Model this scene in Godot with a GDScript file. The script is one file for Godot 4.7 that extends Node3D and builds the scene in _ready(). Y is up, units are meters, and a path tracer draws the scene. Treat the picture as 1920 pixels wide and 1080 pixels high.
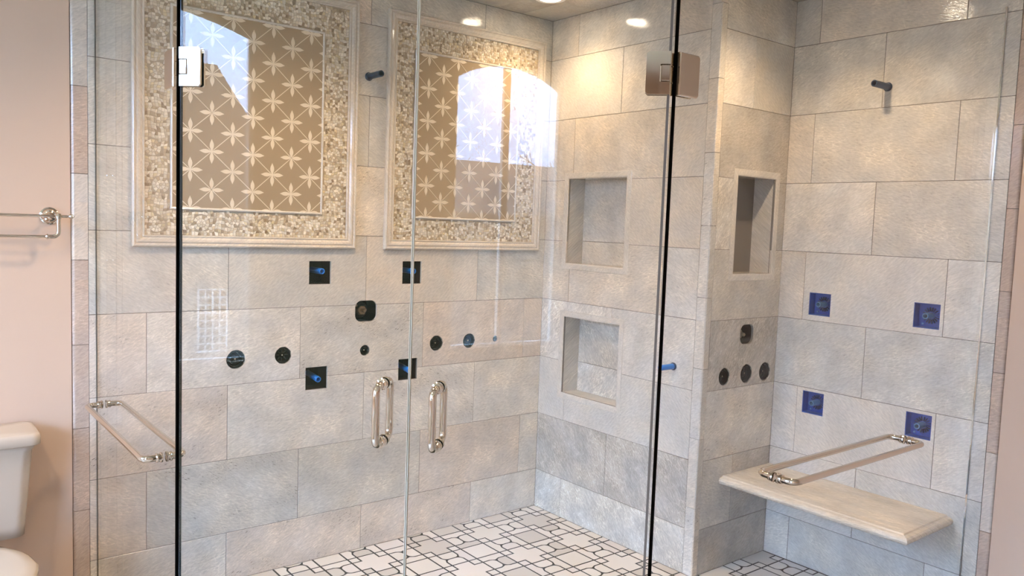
extends Node3D
# A tiled walk-in shower behind frameless glass, seen from the bathroom. Metres, y up.
# The long tiled wall lies in z = 0, the niche wall in x = 0, the alcove's back wall in z = ZP, the bench wall in x = XD.

const ZP := 1.062
const XD := 0.529
const ROW := 0.305
const ROW0 := 0.2028
const CEIL := 2.54
const ROOM_CEIL := 2.75
const GX := -2.122        # plane of the narrow glass panel
const GZ := 1.932         # plane of the wide glass panel
const DA := Vector3(-2.122, 0, 1.0)
const DB := Vector3(-1.290, 0, 1.932)

var rng := RandomNumberGenerator.new()
var M := {}
var stone: Array = []     # stone[texture][tone]
var white_cells: Array = []

func _ready() -> void:
	rng.seed = 7
	camera_and_light()
	materials()
	shell()
	shower_walls()
	shower_floor()
	framed_panels()
	rough_ins()
	bench()
	glass()
	bathroom()
	outdoors()

# ------------------------------------------------------------------ camera, sky, lamps
func camera_and_light() -> void:
	var cam := Camera3D.new()
	cam.name = "camera"
	cam.fov = rad_to_deg(2.0 * atan(540.0 / 1505.96))
	cam.near = 0.05
	cam.far = 200.0
	add_child(cam)
	cam.transform = Transform3D(Basis(Vector3(0.78356688, 0.03610384, 0.62025757), Vector3(0.02080765, 0.99622532, -0.08427425), Vector3(-0.62095892, 0.07894061, 0.77985793)), Vector3(-2.7459, 1.49762, 3.18968))
	cam.current = true
	var env := Environment.new()
	var sky := Sky.new()
	var ps := ProceduralSkyMaterial.new()
	ps.sky_top_color = Color(0.685, 0.825, 1.0)
	ps.sky_horizon_color = Color(0.405, 0.50, 0.65)
	ps.sky_curve = 0.6
	ps.ground_bottom_color = Color(0.36, 0.36, 0.36)
	ps.ground_horizon_color = Color(0.5, 0.52, 0.54)
	ps.sky_energy_multiplier = 1.0
	sky.sky_material = ps
	env.background_mode = Environment.BG_SKY
	env.sky = sky
	env.background_energy_multiplier = 46.0
	env.ambient_light_source = Environment.AMBIENT_SOURCE_DISABLED
	env.tonemap_mode = Environment.TONE_MAPPER_LINEAR
	env.tonemap_exposure = 1.5
	env.sdfgi_enabled = true
	env.ssao_enabled = true
	env.ssil_enabled = true
	var we := WorldEnvironment.new()
	we.name = "world_environment"
	we.environment = env
	add_child(we)

const WARM := Color(1.0, 0.87, 0.70)

func downlight(at: Vector3, label: String, power: float) -> void:
	var t := thing("downlight", label, "ceiling light", at, 0.0, "")
	put("trim_ring", lathe([Vector2(0.05, 0.0), Vector2(0.05, -0.006), Vector2(0.066, -0.008), Vector2(0.074, -0.004), Vector2(0.075, 0.0)], 32), M.white, t)
	put("lens", lathe([Vector2(0.0, -0.0035), Vector2(0.05, -0.0035)], 32), M.glow, t)
	var l := SpotLight3D.new()
	l.name = "lamp"
	l.light_color = WARM
	l.light_energy = power
	l.spot_range = 12.0
	l.spot_attenuation = 2.0
	l.spot_angle = 70.0
	l.spot_angle_attenuation = 0.75
	l.light_size = 0.045
	l.shadow_enabled = true
	t.add_child(l)
	l.position = Vector3(0, -0.012, 0)
	l.rotation_degrees = Vector3(-90, 0, 0)

# ------------------------------------------------------------------ nodes
var used := {}
func numbered(called: String) -> String:
	var n: int = used.get(called, 0)
	used[called] = n + 1
	return called if n == 0 else "%s_%03d" % [called, n]

func thing(called: String, label: String, category: String, at := Vector3.ZERO, turn := 0.0, group := "") -> Node3D:
	var o := Node3D.new()
	o.name = numbered(called)
	add_child(o)
	o.position = at
	o.rotation.y = turn
	tag(o, label, category, group)
	return o

func tag(o: Node, label: String, category: String, group := "") -> void:
	o.set_meta("label", label)
	o.set_meta("category", category)
	if group != "":
		o.set_meta("group", group)

func structure(called: String, label: String, category: String, at := Vector3.ZERO, basis_ := Basis.IDENTITY) -> Node3D:
	var o := thing(called, label, category)
	o.transform = Transform3D(basis_, at)
	o.set_meta("kind", "structure")
	return o

func put(called: String, mesh: Mesh, mat: Material, parent: Node, at := Vector3.ZERO, label := "") -> MeshInstance3D:
	var m := MeshInstance3D.new()
	m.name = called
	m.mesh = mesh
	m.material_override = mat
	m.position = at
	if label != "":
		m.set_meta("label", label)
	parent.add_child(m, true)
	return m

func node(called: String, parent: Node, at := Vector3.ZERO) -> Node3D:
	var o := Node3D.new()
	o.name = called
	parent.add_child(o, true)
	o.position = at
	return o

# ------------------------------------------------------------------ mesh helpers
func begin() -> SurfaceTool:
	var st := SurfaceTool.new()
	st.begin(Mesh.PRIMITIVE_TRIANGLES)
	return st

func tri(st: SurfaceTool, a: Vector3, b: Vector3, c: Vector3, n: Vector3, ua := Vector2.ZERO, ub := Vector2.ZERO, uc := Vector2.ZERO, na := Vector3.ZERO, nb := Vector3.ZERO, nc := Vector3.ZERO) -> void:
	var x := (b - a).cross(c - a)
	if x.length_squared() < 1e-18:
		return
	var flip := x.dot(n) > 0.0
	var smooth := na != Vector3.ZERO
	st.set_normal(na if smooth else n); st.set_uv(ua); st.add_vertex(a)
	if flip:
		st.set_normal(nc if smooth else n); st.set_uv(uc); st.add_vertex(c)
		st.set_normal(nb if smooth else n); st.set_uv(ub); st.add_vertex(b)
	else:
		st.set_normal(nb if smooth else n); st.set_uv(ub); st.add_vertex(b)
		st.set_normal(nc if smooth else n); st.set_uv(uc); st.add_vertex(c)

func quad(st: SurfaceTool, a: Vector3, b: Vector3, c: Vector3, d: Vector3, n: Vector3, uv: Array = []) -> void:
	if uv.is_empty():
		tri(st, a, b, c, n)
		tri(st, a, c, d, n)
	else:
		tri(st, a, b, c, n, uv[0], uv[1], uv[2])
		tri(st, a, c, d, n, uv[0], uv[2], uv[3])

# a box with chamfered edges; uv in metres about its middle, so that a texture runs on over its faces
func add_box(st: SurfaceTool, c: Vector3, s: Vector3, ch := 0.0, uv0 := Vector2.ZERO, uvx := Vector2(1, 0), uvy := Vector2(0, 1)) -> void:
	var h := s * 0.5
	ch = minf(ch, minf(h.x, minf(h.y, h.z)) * 0.9)
	var f := func(p: Vector3) -> Vector2:
		return uv0 + uvx * (p.x + p.z * 0.37) + uvy * (p.y + p.z * 0.61)
	for ax in 3:
		for sg in [-1.0, 1.0]:
			var n := Vector3.ZERO
			n[ax] = sg
			var i := (ax + 1) % 3
			var j := (ax + 2) % 3
			var q: Array[Vector3] = []
			for k in [[-1, -1], [1, -1], [1, 1], [-1, 1]]:
				var p := Vector3.ZERO
				p[ax] = sg * h[ax]
				p[i] = k[0] * (h[i] - ch)
				p[j] = k[1] * (h[j] - ch)
				q.append(p)
			quad(st, c + q[0], c + q[1], c + q[2], c + q[3], n, [f.call(q[0]), f.call(q[1]), f.call(q[2]), f.call(q[3])])
	if ch <= 0.0:
		return
	for ax in 3:                                    # the twelve chamfers
		var i := (ax + 1) % 3
		var j := (ax + 2) % 3
		for si in [-1.0, 1.0]:
			for sj in [-1.0, 1.0]:
				var q: Array[Vector3] = []
				for e in [[-1, 0], [1, 0], [1, 1], [-1, 1]]:
					var p := Vector3.ZERO
					p[ax] = e[0] * (h[ax] - ch)
					p[i] = si * (h[i] - (0.0 if e[1] == 0 else ch))
					p[j] = sj * (h[j] - (ch if e[1] == 0 else 0.0))
					q.append(p)
				var n := Vector3.ZERO
				n[i] = si
				n[j] = sj
				n = n.normalized()
				quad(st, c + q[0], c + q[1], c + q[2], c + q[3], n, [f.call(q[0]), f.call(q[1]), f.call(q[2]), f.call(q[3])])
	for sx in [-1.0, 1.0]:
		for sy in [-1.0, 1.0]:
			for sz in [-1.0, 1.0]:
				var a := c + Vector3(sx * h.x, sy * (h.y - ch), sz * (h.z - ch))
				var b := c + Vector3(sx * (h.x - ch), sy * h.y, sz * (h.z - ch))
				var d := c + Vector3(sx * (h.x - ch), sy * (h.y - ch), sz * h.z)
				tri(st, a, b, d, Vector3(sx, sy, sz).normalized(), f.call(a - c), f.call(b - c), f.call(d - c))

func box(s: Vector3, ch := 0.0, c := Vector3.ZERO, uv0 := Vector2.ZERO, uvx := Vector2(1, 0), uvy := Vector2(0, 1)) -> ArrayMesh:
	var st := begin()
	add_box(st, c, s, ch, uv0, uvx, uvy)
	return done(st)

func done(st: SurfaceTool) -> ArrayMesh:
	st.generate_tangents()
	return st.commit()

# a flat polygon in x, y drawn out from z0 to z1 (front at z1); edges on a seam get no side
func add_prism(st: SurfaceTool, poly: PackedVector2Array, z0: float, z1: float, seams: Array = [], uv0 := Vector2.ZERO, uvx := Vector2(1, 0), uvy := Vector2(0, 1), back := true) -> void:
	var idx := Geometry2D.triangulate_polygon(poly)
	for k in range(0, idx.size(), 3):
		var a := poly[idx[k]]
		var b := poly[idx[k + 1]]
		var c := poly[idx[k + 2]]
		var ua := uv0 + uvx * a.x + uvy * a.y
		var ub := uv0 + uvx * b.x + uvy * b.y
		var uc := uv0 + uvx * c.x + uvy * c.y
		tri(st, Vector3(a.x, a.y, z1), Vector3(b.x, b.y, z1), Vector3(c.x, c.y, z1), Vector3.BACK, ua, ub, uc)
		if back:
			tri(st, Vector3(a.x, a.y, z0), Vector3(b.x, b.y, z0), Vector3(c.x, c.y, z0), Vector3.FORWARD, ua, ub, uc)
	var ccw := not Geometry2D.is_polygon_clockwise(poly)
	for k in poly.size():
		var a := poly[k]
		var b := poly[(k + 1) % poly.size()]
		var skip := false
		for s in seams:
			if absf(a.x - s) < 1e-4 and absf(b.x - s) < 1e-4:
				skip = true
		if skip:
			continue
		var d := (b - a).normalized()
		var n := Vector3(d.y, -d.x, 0) * (1.0 if ccw else -1.0)
		var ua := uv0 + uvx * a.x + uvy * a.y
		var ub := uv0 + uvx * b.x + uvy * b.y
		quad(st, Vector3(a.x, a.y, z0), Vector3(b.x, b.y, z0), Vector3(b.x, b.y, z1), Vector3(a.x, a.y, z1), n, [ua, ub, ub + uvy * 0.01, ua + uvy * 0.01])

func prism(poly: PackedVector2Array, z0: float, z1: float) -> ArrayMesh:
	var st := begin()
	add_prism(st, poly, z0, z1)
	return done(st)

func rect(x0: float, y0: float, x1: float, y1: float) -> PackedVector2Array:
	return PackedVector2Array([Vector2(x0, y0), Vector2(x1, y0), Vector2(x1, y1), Vector2(x0, y1)])

func bounds(p: PackedVector2Array) -> Rect2:
	var r := Rect2(p[0], Vector2.ZERO)
	for q in p:
		r = r.expand(q)
	return r

# a polygon less some holes, as pieces without inner holes; the x of the cuts go to seams
func less_holes(x0: float, y0: float, x1: float, y1: float, holes: Array, seams: Array) -> Array:
	for h in holes:
		var b := bounds(h)
		var mid := b.get_center().x
		if b.position.x < x1 - 1e-4 and b.end.x > x0 + 1e-4 and b.position.y < y1 - 1e-4 and b.end.y > y0 + 1e-4 and mid > x0 + 0.002 and mid < x1 - 0.002:
			var fresh := true
			for s in seams:
				if absf(s - mid) < 1e-5:
					fresh = false
			if fresh or (mid > x0 + 1e-4 and mid < x1 - 1e-4):
				seams.append(mid)
				return less_holes(x0, y0, mid, y1, holes, seams) + less_holes(mid, y0, x1, y1, holes, seams)
	var out: Array = [rect(x0, y0, x1, y1)]
	for h in holes:
		var next: Array = []
		for p in out:
			for q in Geometry2D.clip_polygons(p, h):
				if not Geometry2D.is_polygon_clockwise(q):
					next.append(q)
		out = next
	return out

func circle(c: Vector2, r: float, n := 28, rough := 0.0) -> PackedVector2Array:
	var p := PackedVector2Array()
	for k in n:
		var rr := r * (1.0 + rng.randf_range(-rough, rough))
		p.append(c + Vector2(cos(TAU * k / n), sin(TAU * k / n)) * rr)
	return p

func rounded(c: Vector2, w: float, h: float, r: float, n := 6) -> PackedVector2Array:
	var p := PackedVector2Array()
	for q in [[1, 1, 0.0], [-1, 1, 0.5 * PI], [-1, -1, PI], [1, -1, 1.5 * PI]]:
		for k in n + 1:
			var a: float = q[2] + 0.5 * PI * k / n
			p.append(c + Vector2(q[0] * (w / 2 - r), q[1] * (h / 2 - r)) + Vector2(cos(a), sin(a)) * r)
	return p

# profile of (radius, height) turned round the y axis
func add_lathe(st: SurfaceTool, prof: Array, seg: int, tr := Transform3D.IDENTITY) -> void:
	for i in prof.size() - 1:
		var a: Vector2 = prof[i]
		var b: Vector2 = prof[i + 1]
		var d := b - a
		if d.length() < 1e-7:
			continue
		var n2 := Vector2(d.y, -d.x).normalized()
		for k in seg:
			var t0 := TAU * k / seg
			var t1 := TAU * (k + 1) / seg
			var e0 := Vector3(cos(t0), 0, sin(t0))
			var e1 := Vector3(cos(t1), 0, sin(t1))
			var n0 := tr.basis * (e0 * n2.x + Vector3.UP * n2.y)
			var n1 := tr.basis * (e1 * n2.x + Vector3.UP * n2.y)
			var p0 := tr * (e0 * a.x + Vector3.UP * a.y)
			var p1 := tr * (e1 * a.x + Vector3.UP * a.y)
			var p2 := tr * (e1 * b.x + Vector3.UP * b.y)
			var p3 := tr * (e0 * b.x + Vector3.UP * b.y)
			var n := (n0 + n1) * 0.5
			if a.x > 1e-6:
				tri(st, p0, p1, p2, n, Vector2.ZERO, Vector2.ZERO, Vector2.ZERO, n0, n1, n1)
			if b.x > 1e-6:
				tri(st, p0, p2, p3, n, Vector2.ZERO, Vector2.ZERO, Vector2.ZERO, n0, n1, n0)

func lathe(prof: Array, seg := 24, tr := Transform3D.IDENTITY) -> ArrayMesh:
	var st := begin()
	add_lathe(st, prof, seg, tr)
	return st.commit()

# corners of a path rounded off
func soften(pts: Array, r: float, n := 6) -> PackedVector3Array:
	var out := PackedVector3Array()
	out.append(pts[0])
	for i in range(1, pts.size() - 1):
		var p: Vector3 = pts[i]
		var a: Vector3 = (pts[i - 1] - p)
		var b: Vector3 = (pts[i + 1] - p)
		var rr := minf(r, minf(a.length(), b.length()) * 0.5)
		var p0 := p + a.normalized() * rr
		var p1 := p + b.normalized() * rr
		for k in n + 1:
			var t := float(k) / n
			out.append(p0.lerp(p, t).lerp(p.lerp(p1, t), t))
	out.append(pts[-1])
	return out

func add_tube(st: SurfaceTool, path: PackedVector3Array, r0: float, r1: float, seg := 12, caps := true) -> void:
	var rings: Array = []
	var up := Vector3.UP
	for i in path.size():
		var t := (path[mini(i + 1, path.size() - 1)] - path[maxi(i - 1, 0)]).normalized()
		if i == 0:
			up = t.cross(Vector3.RIGHT)
			if up.length() < 0.1:
				up = t.cross(Vector3.UP)
		up = (up - t * up.dot(t)).normalized()
		var side := t.cross(up)
		var r := lerpf(r0, r1, float(i) / maxf(1.0, path.size() - 1))
		var ring: Array = []
		for k in seg:
			var e := up * cos(TAU * k / seg) + side * sin(TAU * k / seg)
			ring.append([path[i] + e * r, e])
		rings.append(ring)
	for i in rings.size() - 1:
		for k in seg:
			var a: Array = rings[i][k]
			var b: Array = rings[i][(k + 1) % seg]
			var c: Array = rings[i + 1][(k + 1) % seg]
			var d: Array = rings[i + 1][k]
			var n: Vector3 = (a[1] + b[1] + c[1]).normalized()
			tri(st, a[0], b[0], c[0], n, Vector2.ZERO, Vector2.ZERO, Vector2.ZERO, a[1], b[1], c[1])
			tri(st, a[0], c[0], d[0], n, Vector2.ZERO, Vector2.ZERO, Vector2.ZERO, a[1], c[1], d[1])
	if caps:
		for e in [0, rings.size() - 1]:
			var n := (path[0] - path[1]).normalized() if e == 0 else (path[-1] - path[-2]).normalized()
			for k in seg:
				tri(st, path[e], rings[e][k][0], rings[e][(k + 1) % seg][0], n)

func tube(path: PackedVector3Array, r: float, seg := 14, caps := true) -> ArrayMesh:
	var st := begin()
	add_tube(st, path, r, r, seg, caps)
	return st.commit()

# rings of points joined one to the next, with caps; smooth
func loft(rings: Array) -> ArrayMesh:
	var st := begin()
	st.set_smooth_group(0)
	var n: int = rings[0].size()
	for i in rings.size() - 1:
		for k in n:
			var a: Vector3 = rings[i][k]
			var b: Vector3 = rings[i][(k + 1) % n]
			var c: Vector3 = rings[i + 1][(k + 1) % n]
			var d: Vector3 = rings[i + 1][k]
			for v in [a, c, b, a, d, c]:
				st.add_vertex(v)
	for e in [0, rings.size() - 1]:
		var mid := Vector3.ZERO
		for p in rings[e]:
			mid += p / n
		for k in n:
			var a: Vector3 = rings[e][k]
			var b: Vector3 = rings[e][(k + 1) % n]
			for v in ([mid, a, b] if e == 0 else [mid, b, a]):
				st.add_vertex(v)
	st.generate_normals()
	return st.commit()

func ring_at(c: Vector3, w: float, d: float, r: float, n := 5) -> Array:
	var out: Array = []
	for p in rounded(Vector2.ZERO, w, d, r, n):
		out.append(c + Vector3(p.x, 0, -p.y))
	return out

# a moulding of the given profile (inset from the outer edge, height) round a rectangle; one mesh per side, mitred
func moulding_sides(x0: float, y0: float, x1: float, y1: float, prof: Array, uv0 := Vector2.ZERO) -> Array:
	var out: Array = []
	for side in 4:
		var st := begin()
		var prev: Array = []
		for q in prof:
			var c := [Vector3(x0 + q.x, y0 + q.x, q.y), Vector3(x1 - q.x, y0 + q.x, q.y), Vector3(x1 - q.x, y1 - q.x, q.y), Vector3(x0 + q.x, y1 - q.x, q.y)]
			var a: Vector3 = c[side]
			var b: Vector3 = c[(side + 1) % 4]
			if not prev.is_empty():
				var n := (b - a).cross(prev[0] - a)
				var inward: Vector3 = [Vector3.UP, Vector3.LEFT, Vector3.DOWN, Vector3.RIGHT][side]
				var want: Vector3 = Vector3.BACK * (q.x - prev[2].x) - inward * (q.y - prev[2].y)
				n = want.normalized()
				var u := Vector2(0, q.x + q.y)
				quad(st, prev[0], prev[1], b, a, n, [uv0 + Vector2(0, prev[2].x + prev[2].y), uv0 + Vector2((b - a).length(), prev[2].x + prev[2].y), uv0 + Vector2((b - a).length(), 0) + u, uv0 + u])
			prev = [a, b, q]
		out.append(done(st))
	return out

# ------------------------------------------------------------------ materials
func plain(c: Color, rough := 0.6, metal := 0.0, spec := 0.5) -> StandardMaterial3D:
	var m := StandardMaterial3D.new()
	m.albedo_color = c
	m.roughness = rough
	m.metallic = metal
	m.metallic_specular = spec
	return m

func stone_texture(sd: int, veins: float, cracks: float, cloud: float, angle: float, relief: float) -> Array:
	var w := 1024
	var h := 512
	var n1 := FastNoiseLite.new()
	n1.seed = sd; n1.frequency = 0.0042; n1.fractal_octaves = 3
	n1.domain_warp_enabled = true; n1.domain_warp_amplitude = 40.0; n1.domain_warp_frequency = 0.008
	var n2 := FastNoiseLite.new()
	n2.seed = sd + 11; n2.frequency = 0.011; n2.fractal_octaves = 3
	n2.domain_warp_enabled = true; n2.domain_warp_amplitude = 30.0; n2.domain_warp_frequency = 0.007
	var n3 := FastNoiseLite.new()
	n3.seed = sd + 23; n3.frequency = 0.02; n3.fractal_octaves = 4
	n3.domain_warp_enabled = true; n3.domain_warp_amplitude = 18.0; n3.domain_warp_frequency = 0.015
	var n5 := FastNoiseLite.new()
	n5.seed = sd + 47; n5.frequency = 0.014; n5.fractal_octaves = 2
	n5.domain_warp_enabled = true; n5.domain_warp_amplitude = 26.0; n5.domain_warp_frequency = 0.01
	var cb := cos(angle + 0.9)
	var sb := sin(angle + 0.9)
	var n6 := FastNoiseLite.new()
	n6.seed = sd + 59; n6.frequency = 0.022; n6.noise_type = FastNoiseLite.TYPE_CELLULAR
	n6.cellular_return_type = FastNoiseLite.RETURN_DISTANCE2_SUB; n6.fractal_type = FastNoiseLite.FRACTAL_NONE
	n6.domain_warp_enabled = true; n6.domain_warp_amplitude = 34.0; n6.domain_warp_frequency = 0.016
	var n4 := FastNoiseLite.new()
	n4.seed = sd + 31; n4.frequency = 0.0035; n4.fractal_octaves = 2
	var ca := cos(angle)
	var sa := sin(angle)
	var alb := PackedByteArray()
	alb.resize(w * h * 3)
	var hei := PackedByteArray()
	hei.resize(w * h)
	var i := 0
	for y in h:
		for x in w:
			var u := x * ca + y * sa
			var v := (-x * sa + y * ca) * 4.0
			var a := n1.get_noise_2d(x, y)
			var s := n2.get_noise_2d(u, v)
			var f := n3.get_noise_2d(u * 1.3, v * 1.3)
			var k := n4.get_noise_2d(x, y)
			var band := (0.16 - absf(n4.get_noise_2d(u * 1.2, v * 0.9))) * 5.0 - 0.25
			var c := n5.get_noise_2d(x * cb + y * sb, (-x * sb + y * cb) * 5.0)
			var val := 1.0 + a * cloud + f * 0.085
			var vein := clampf((0.045 - absf(s)) * 26.0, 0.0, 1.0) * clampf(0.45 + a * 0.9, 0.0, 1.0)
			var scratch := clampf((0.030 - absf(c)) * 36.0, 0.0, 1.0) * clampf(0.40 - a * 0.9, 0.0, 1.0)
			val += vein * veins + scratch * veins * 0.95 + maxf(s, 0.0) * veins * 0.35
			var web := clampf((-0.89 - n6.get_noise_2d(u, v * 0.75)) * 13.0, 0.0, 1.0)
			val += web * veins * clampf(0.35 + k * 1.6, 0.0, 1.0) * 0.6
			val += clampf(band, 0.0, 1.0) * veins * 0.35
			var crack := clampf((absf(f) - 0.46) * 7.0, 0.0, 1.0) * clampf(-a * 4.0 - 0.3, 0.0, 1.0) * cracks
			val -= crack
			val = val * 0.915
			var warm := k * 0.022
			var r := val * 0.905 * (1.0 + warm) + crack * 0.03
			var g := val * 0.872 * (1.0 + warm * 0.2)
			var b := val * 0.818 * (1.0 - warm)
			alb[i * 3] = clampi(int(r * 255.0), 0, 255)
			alb[i * 3 + 1] = clampi(int(g * 255.0), 0, 255)
			alb[i * 3 + 2] = clampi(int(b * 255.0), 0, 255)
			hei[i] = clampi(int(128.0 + f * 90.0 * relief + s * 40.0 * relief - crack * 150.0), 0, 255)
			i += 1
	var ta := ImageTexture.create_from_image(Image.create_from_data(w, h, false, Image.FORMAT_RGB8, alb))
	var th := ImageTexture.create_from_image(Image.create_from_data(w, h, false, Image.FORMAT_L8, hei))
	return [ta, th]

const TONES := [Color(1, 1, 1), Color(0.95, 0.95, 0.945), Color(0.985, 0.955, 0.935), Color(0.945, 0.955, 0.96), Color(1.0, 0.98, 0.955), Color(0.86, 0.855, 0.85), Color(0.90, 0.83, 0.795), Color(0.80, 0.725, 0.68)]

func materials() -> void:
	# 0, 1 even; 2 strongly veined; 3 nearly plain; 4 with fissures; 5 rough relief
	var spec := [[3, 0.12, 0.07, 0.07, 0.5, 0.7], [17, 0.16, 0.10, 0.08, 0.35, 0.9], [29, 0.32, 0.04, 0.11, 0.9, 0.8], [41, 0.05, 0.02, 0.04, 0.6, 0.3], [53, 0.14, 0.34, 0.08, 0.45, 1.0], [67, 0.13, 0.12, 0.06, 0.25, 1.7]]
	for s in spec:
		var t := stone_texture(s[0], s[1], s[2], s[3], s[4], s[5])
		var row: Array = []
		for c in TONES:
			var m := StandardMaterial3D.new()
			m.albedo_texture = t[0]
			m.albedo_color = c
			m.roughness = 0.10
			m.metallic_specular = 0.5
			m.heightmap_enabled = true
			m.heightmap_texture = t[1]
			m.heightmap_scale = 0.032
			m.uv1_scale = Vector3(1.25, 2.5, 1)
			row.append(m)
		stone.append(row)
	M.grout = plain(Color(0.48, 0.45, 0.42), 0.9)
	M.paint = plain(Color(0.83, 0.72, 0.625), 0.75)
	M.ceiling = plain(Color(0.90, 0.88, 0.85), 0.9)
	M.white = plain(Color(0.93, 0.92, 0.90), 0.35)
	M.porcelain = plain(Color(0.77, 0.705, 0.63), 0.12)
	M.nickel = plain(Color(0.86, 0.82, 0.77), 0.06, 1.0)
	M.pipe = plain(Color(0.14, 0.46, 0.78), 0.3)
	M.pipe_dark = plain(Color(0.11, 0.21, 0.32), 0.45)
	M.bore = plain(Color(0.02, 0.025, 0.035), 0.8)
	M.tray = plain(Color(0.13, 0.29, 0.60), 0.35)
	M.tray_pipe = plain(Color(0.36, 0.54, 0.70), 0.4)
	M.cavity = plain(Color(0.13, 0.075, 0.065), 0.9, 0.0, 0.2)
	M.black = plain(Color(0.02, 0.02, 0.022), 0.5, 0.0, 0.25)
	M.dark = plain(Color(0.06, 0.055, 0.05), 0.6)
	M.brass = plain(Color(0.62, 0.55, 0.45), 0.3, 1.0)
	M.floor_line = plain(Color(0.03, 0.026, 0.022), 0.6)
	M.channel = plain(Color(0.30, 0.29, 0.27), 0.35, 0.6)
	M.seal = plain(Color(0.80, 0.78, 0.72), 0.3)
	M.glass_edge = plain(Color(0.012, 0.018, 0.016), 0.12)
	M.glass_rim = plain(Color(0.40, 0.36, 0.32), 0.3)
	M.beam = plain(Color(0.55, 0.50, 0.45), 0.7)
	M.house_wall = plain(Color(0.36, 0.33, 0.30), 0.9)
	M.house_roof = plain(Color(0.30, 0.29, 0.28), 0.9)
	M.bark = plain(Color(0.22, 0.19, 0.17), 0.9)
	M.lawn = plain(Color(0.36, 0.38, 0.27), 0.95)
	var g := plain(Color(0.60, 0.76, 0.64, 0.010), 0.0, 0.0, 0.32)
	g.transparency = BaseMaterial3D.TRANSPARENCY_ALPHA
	M.glass = g
	var wg := plain(Color(0.9, 0.95, 0.95, 0.01), 0.0)
	wg.transparency = BaseMaterial3D.TRANSPARENCY_ALPHA
	M.window_glass = wg
	var gl := plain(Color(1, 0.96, 0.9), 0.5)
	gl.emission_enabled = true
	gl.emission = Color(1.0, 0.93, 0.82)
	gl.emission_energy_multiplier = 45.0
	M.glow = gl
	M.mirror = plain(Color(0.73, 0.645, 0.52), 0.10, 0.35)
	M.etch = plain(Color(0.86, 0.80, 0.70), 0.55)
	var chips := plain(Color.WHITE, 0.3)
	chips.vertex_color_use_as_albedo = true
	M.chips = chips
	var bm := StandardMaterial3D.new()
	bm.albedo_texture = stone[1][0].albedo_texture
	bm.albedo_color = Color(1.0, 0.98, 0.94)
	bm.roughness = 0.25
	bm.uv1_scale = Vector3(0.9, 3.6, 1)
	M.bench = bm
	M.tilefloor = plain(Color(0.66, 0.62, 0.57), 0.3)
	M.chip_bed = plain(Color(0.66, 0.60, 0.51), 0.9)
	for c in [Color(0.885, 0.865, 0.835), Color(0.87, 0.85, 0.815), Color(0.885, 0.86, 0.83), Color(0.865, 0.84, 0.82), Color(0.80, 0.775, 0.74), Color(0.88, 0.86, 0.83)]:
		white_cells.append(plain(c, 0.22))

func stone_uv() -> Array:
	var sx := -1.0 if rng.randf() < 0.5 else 1.0
	var sy := -1.0 if rng.randf() < 0.5 else 1.0
	return [Vector2(rng.randf_range(0.312, 0.488), rng.randf_range(0.158, 0.242)), Vector2(sx, 0), Vector2(0, sy)]

func pick_stone(kinds: Array, tones: Array) -> Material:
	return stone[kinds[rng.randi() % kinds.size()]][tones[rng.randi() % tones.size()]]

# ------------------------------------------------------------------ tiled walls
# wall: its node, whose x runs along it, y up, z out of its face. joints: [of odd rows, of even rows]. looks: row -> [kinds, tones]
func tile_wall(wall: Node3D, u0: float, u1: float, joints: Array, holes: Array, looks: Dictionary, top := CEIL) -> void:
	var edges := [0.0]
	for k in 20:
		var y := ROW0 + k * ROW
		if y >= top - 0.01:
			break
		edges.append(y)
	edges.append(top)
	var gap := 0.0010
	for r in range(1, edges.size()):
		var xs := [u0]
		for j in joints[(r + 1) % 2]:
			if j > u0 + 0.01 and j < u1 - 0.01:
				xs.append(j)
		xs.append(u1)
		for k in xs.size() - 1:
			var x0: float = xs[k] + (gap if k > 0 else 0.0)
			var x1: float = xs[k + 1] - (gap if k < xs.size() - 2 else 0.0)
			var y0: float = edges[r - 1] + (gap if r > 1 else 0.0)
			var y1: float = edges[r] - gap
			var look: Array = looks.get(Vector2i(r, k), looks.get(r, looks.get(0, [[0, 1, 3, 4], [0, 1, 2, 3, 4]])))
			var mat := pick_stone(look[0], look[1])
			var uv := stone_uv()
			var c := Vector3((x0 + x1) / 2, (y0 + y1) / 2, 0)
			var hit: Array = []
			for h in holes:
				var b := bounds(h)
				if b.position.x < x1 and b.end.x > x0 and b.position.y < y1 and b.end.y > y0:
					var moved := PackedVector2Array()
					for p in h:
						moved.append(p - Vector2(c.x, c.y))
					hit.append(moved)
			var proud := rng.randf_range(-0.0003, 0.0003)
			if hit.is_empty():
				put("tile", box(Vector3(x1 - x0, y1 - y0, 0.009), 0.0012, Vector3(0, 0, -0.0045), uv[0], uv[1], uv[2]), mat, wall, c + Vector3(0, 0, proud))
			else:
				var seams: Array = []
				var st := begin()
				var any := false
				for p in less_holes(x0 - c.x, y0 - c.y, x1 - c.x, y1 - c.y, hit, seams):
					any = true
					add_prism(st, p, -0.009, 0.0, seams, uv[0], uv[1], uv[2], false)
				if any:
					put("tile", done(st), mat, wall, c + Vector3(0, 0, proud))
	var st := begin()
	var seams: Array = []
	for p in less_holes(u0, 0.0, u1, top, holes, seams):
		add_prism(st, p, -0.012, -0.0022, seams, Vector2.ZERO, Vector2(1, 0), Vector2(0, 1), false)
	put("grout", done(st), M.grout, wall)

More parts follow.
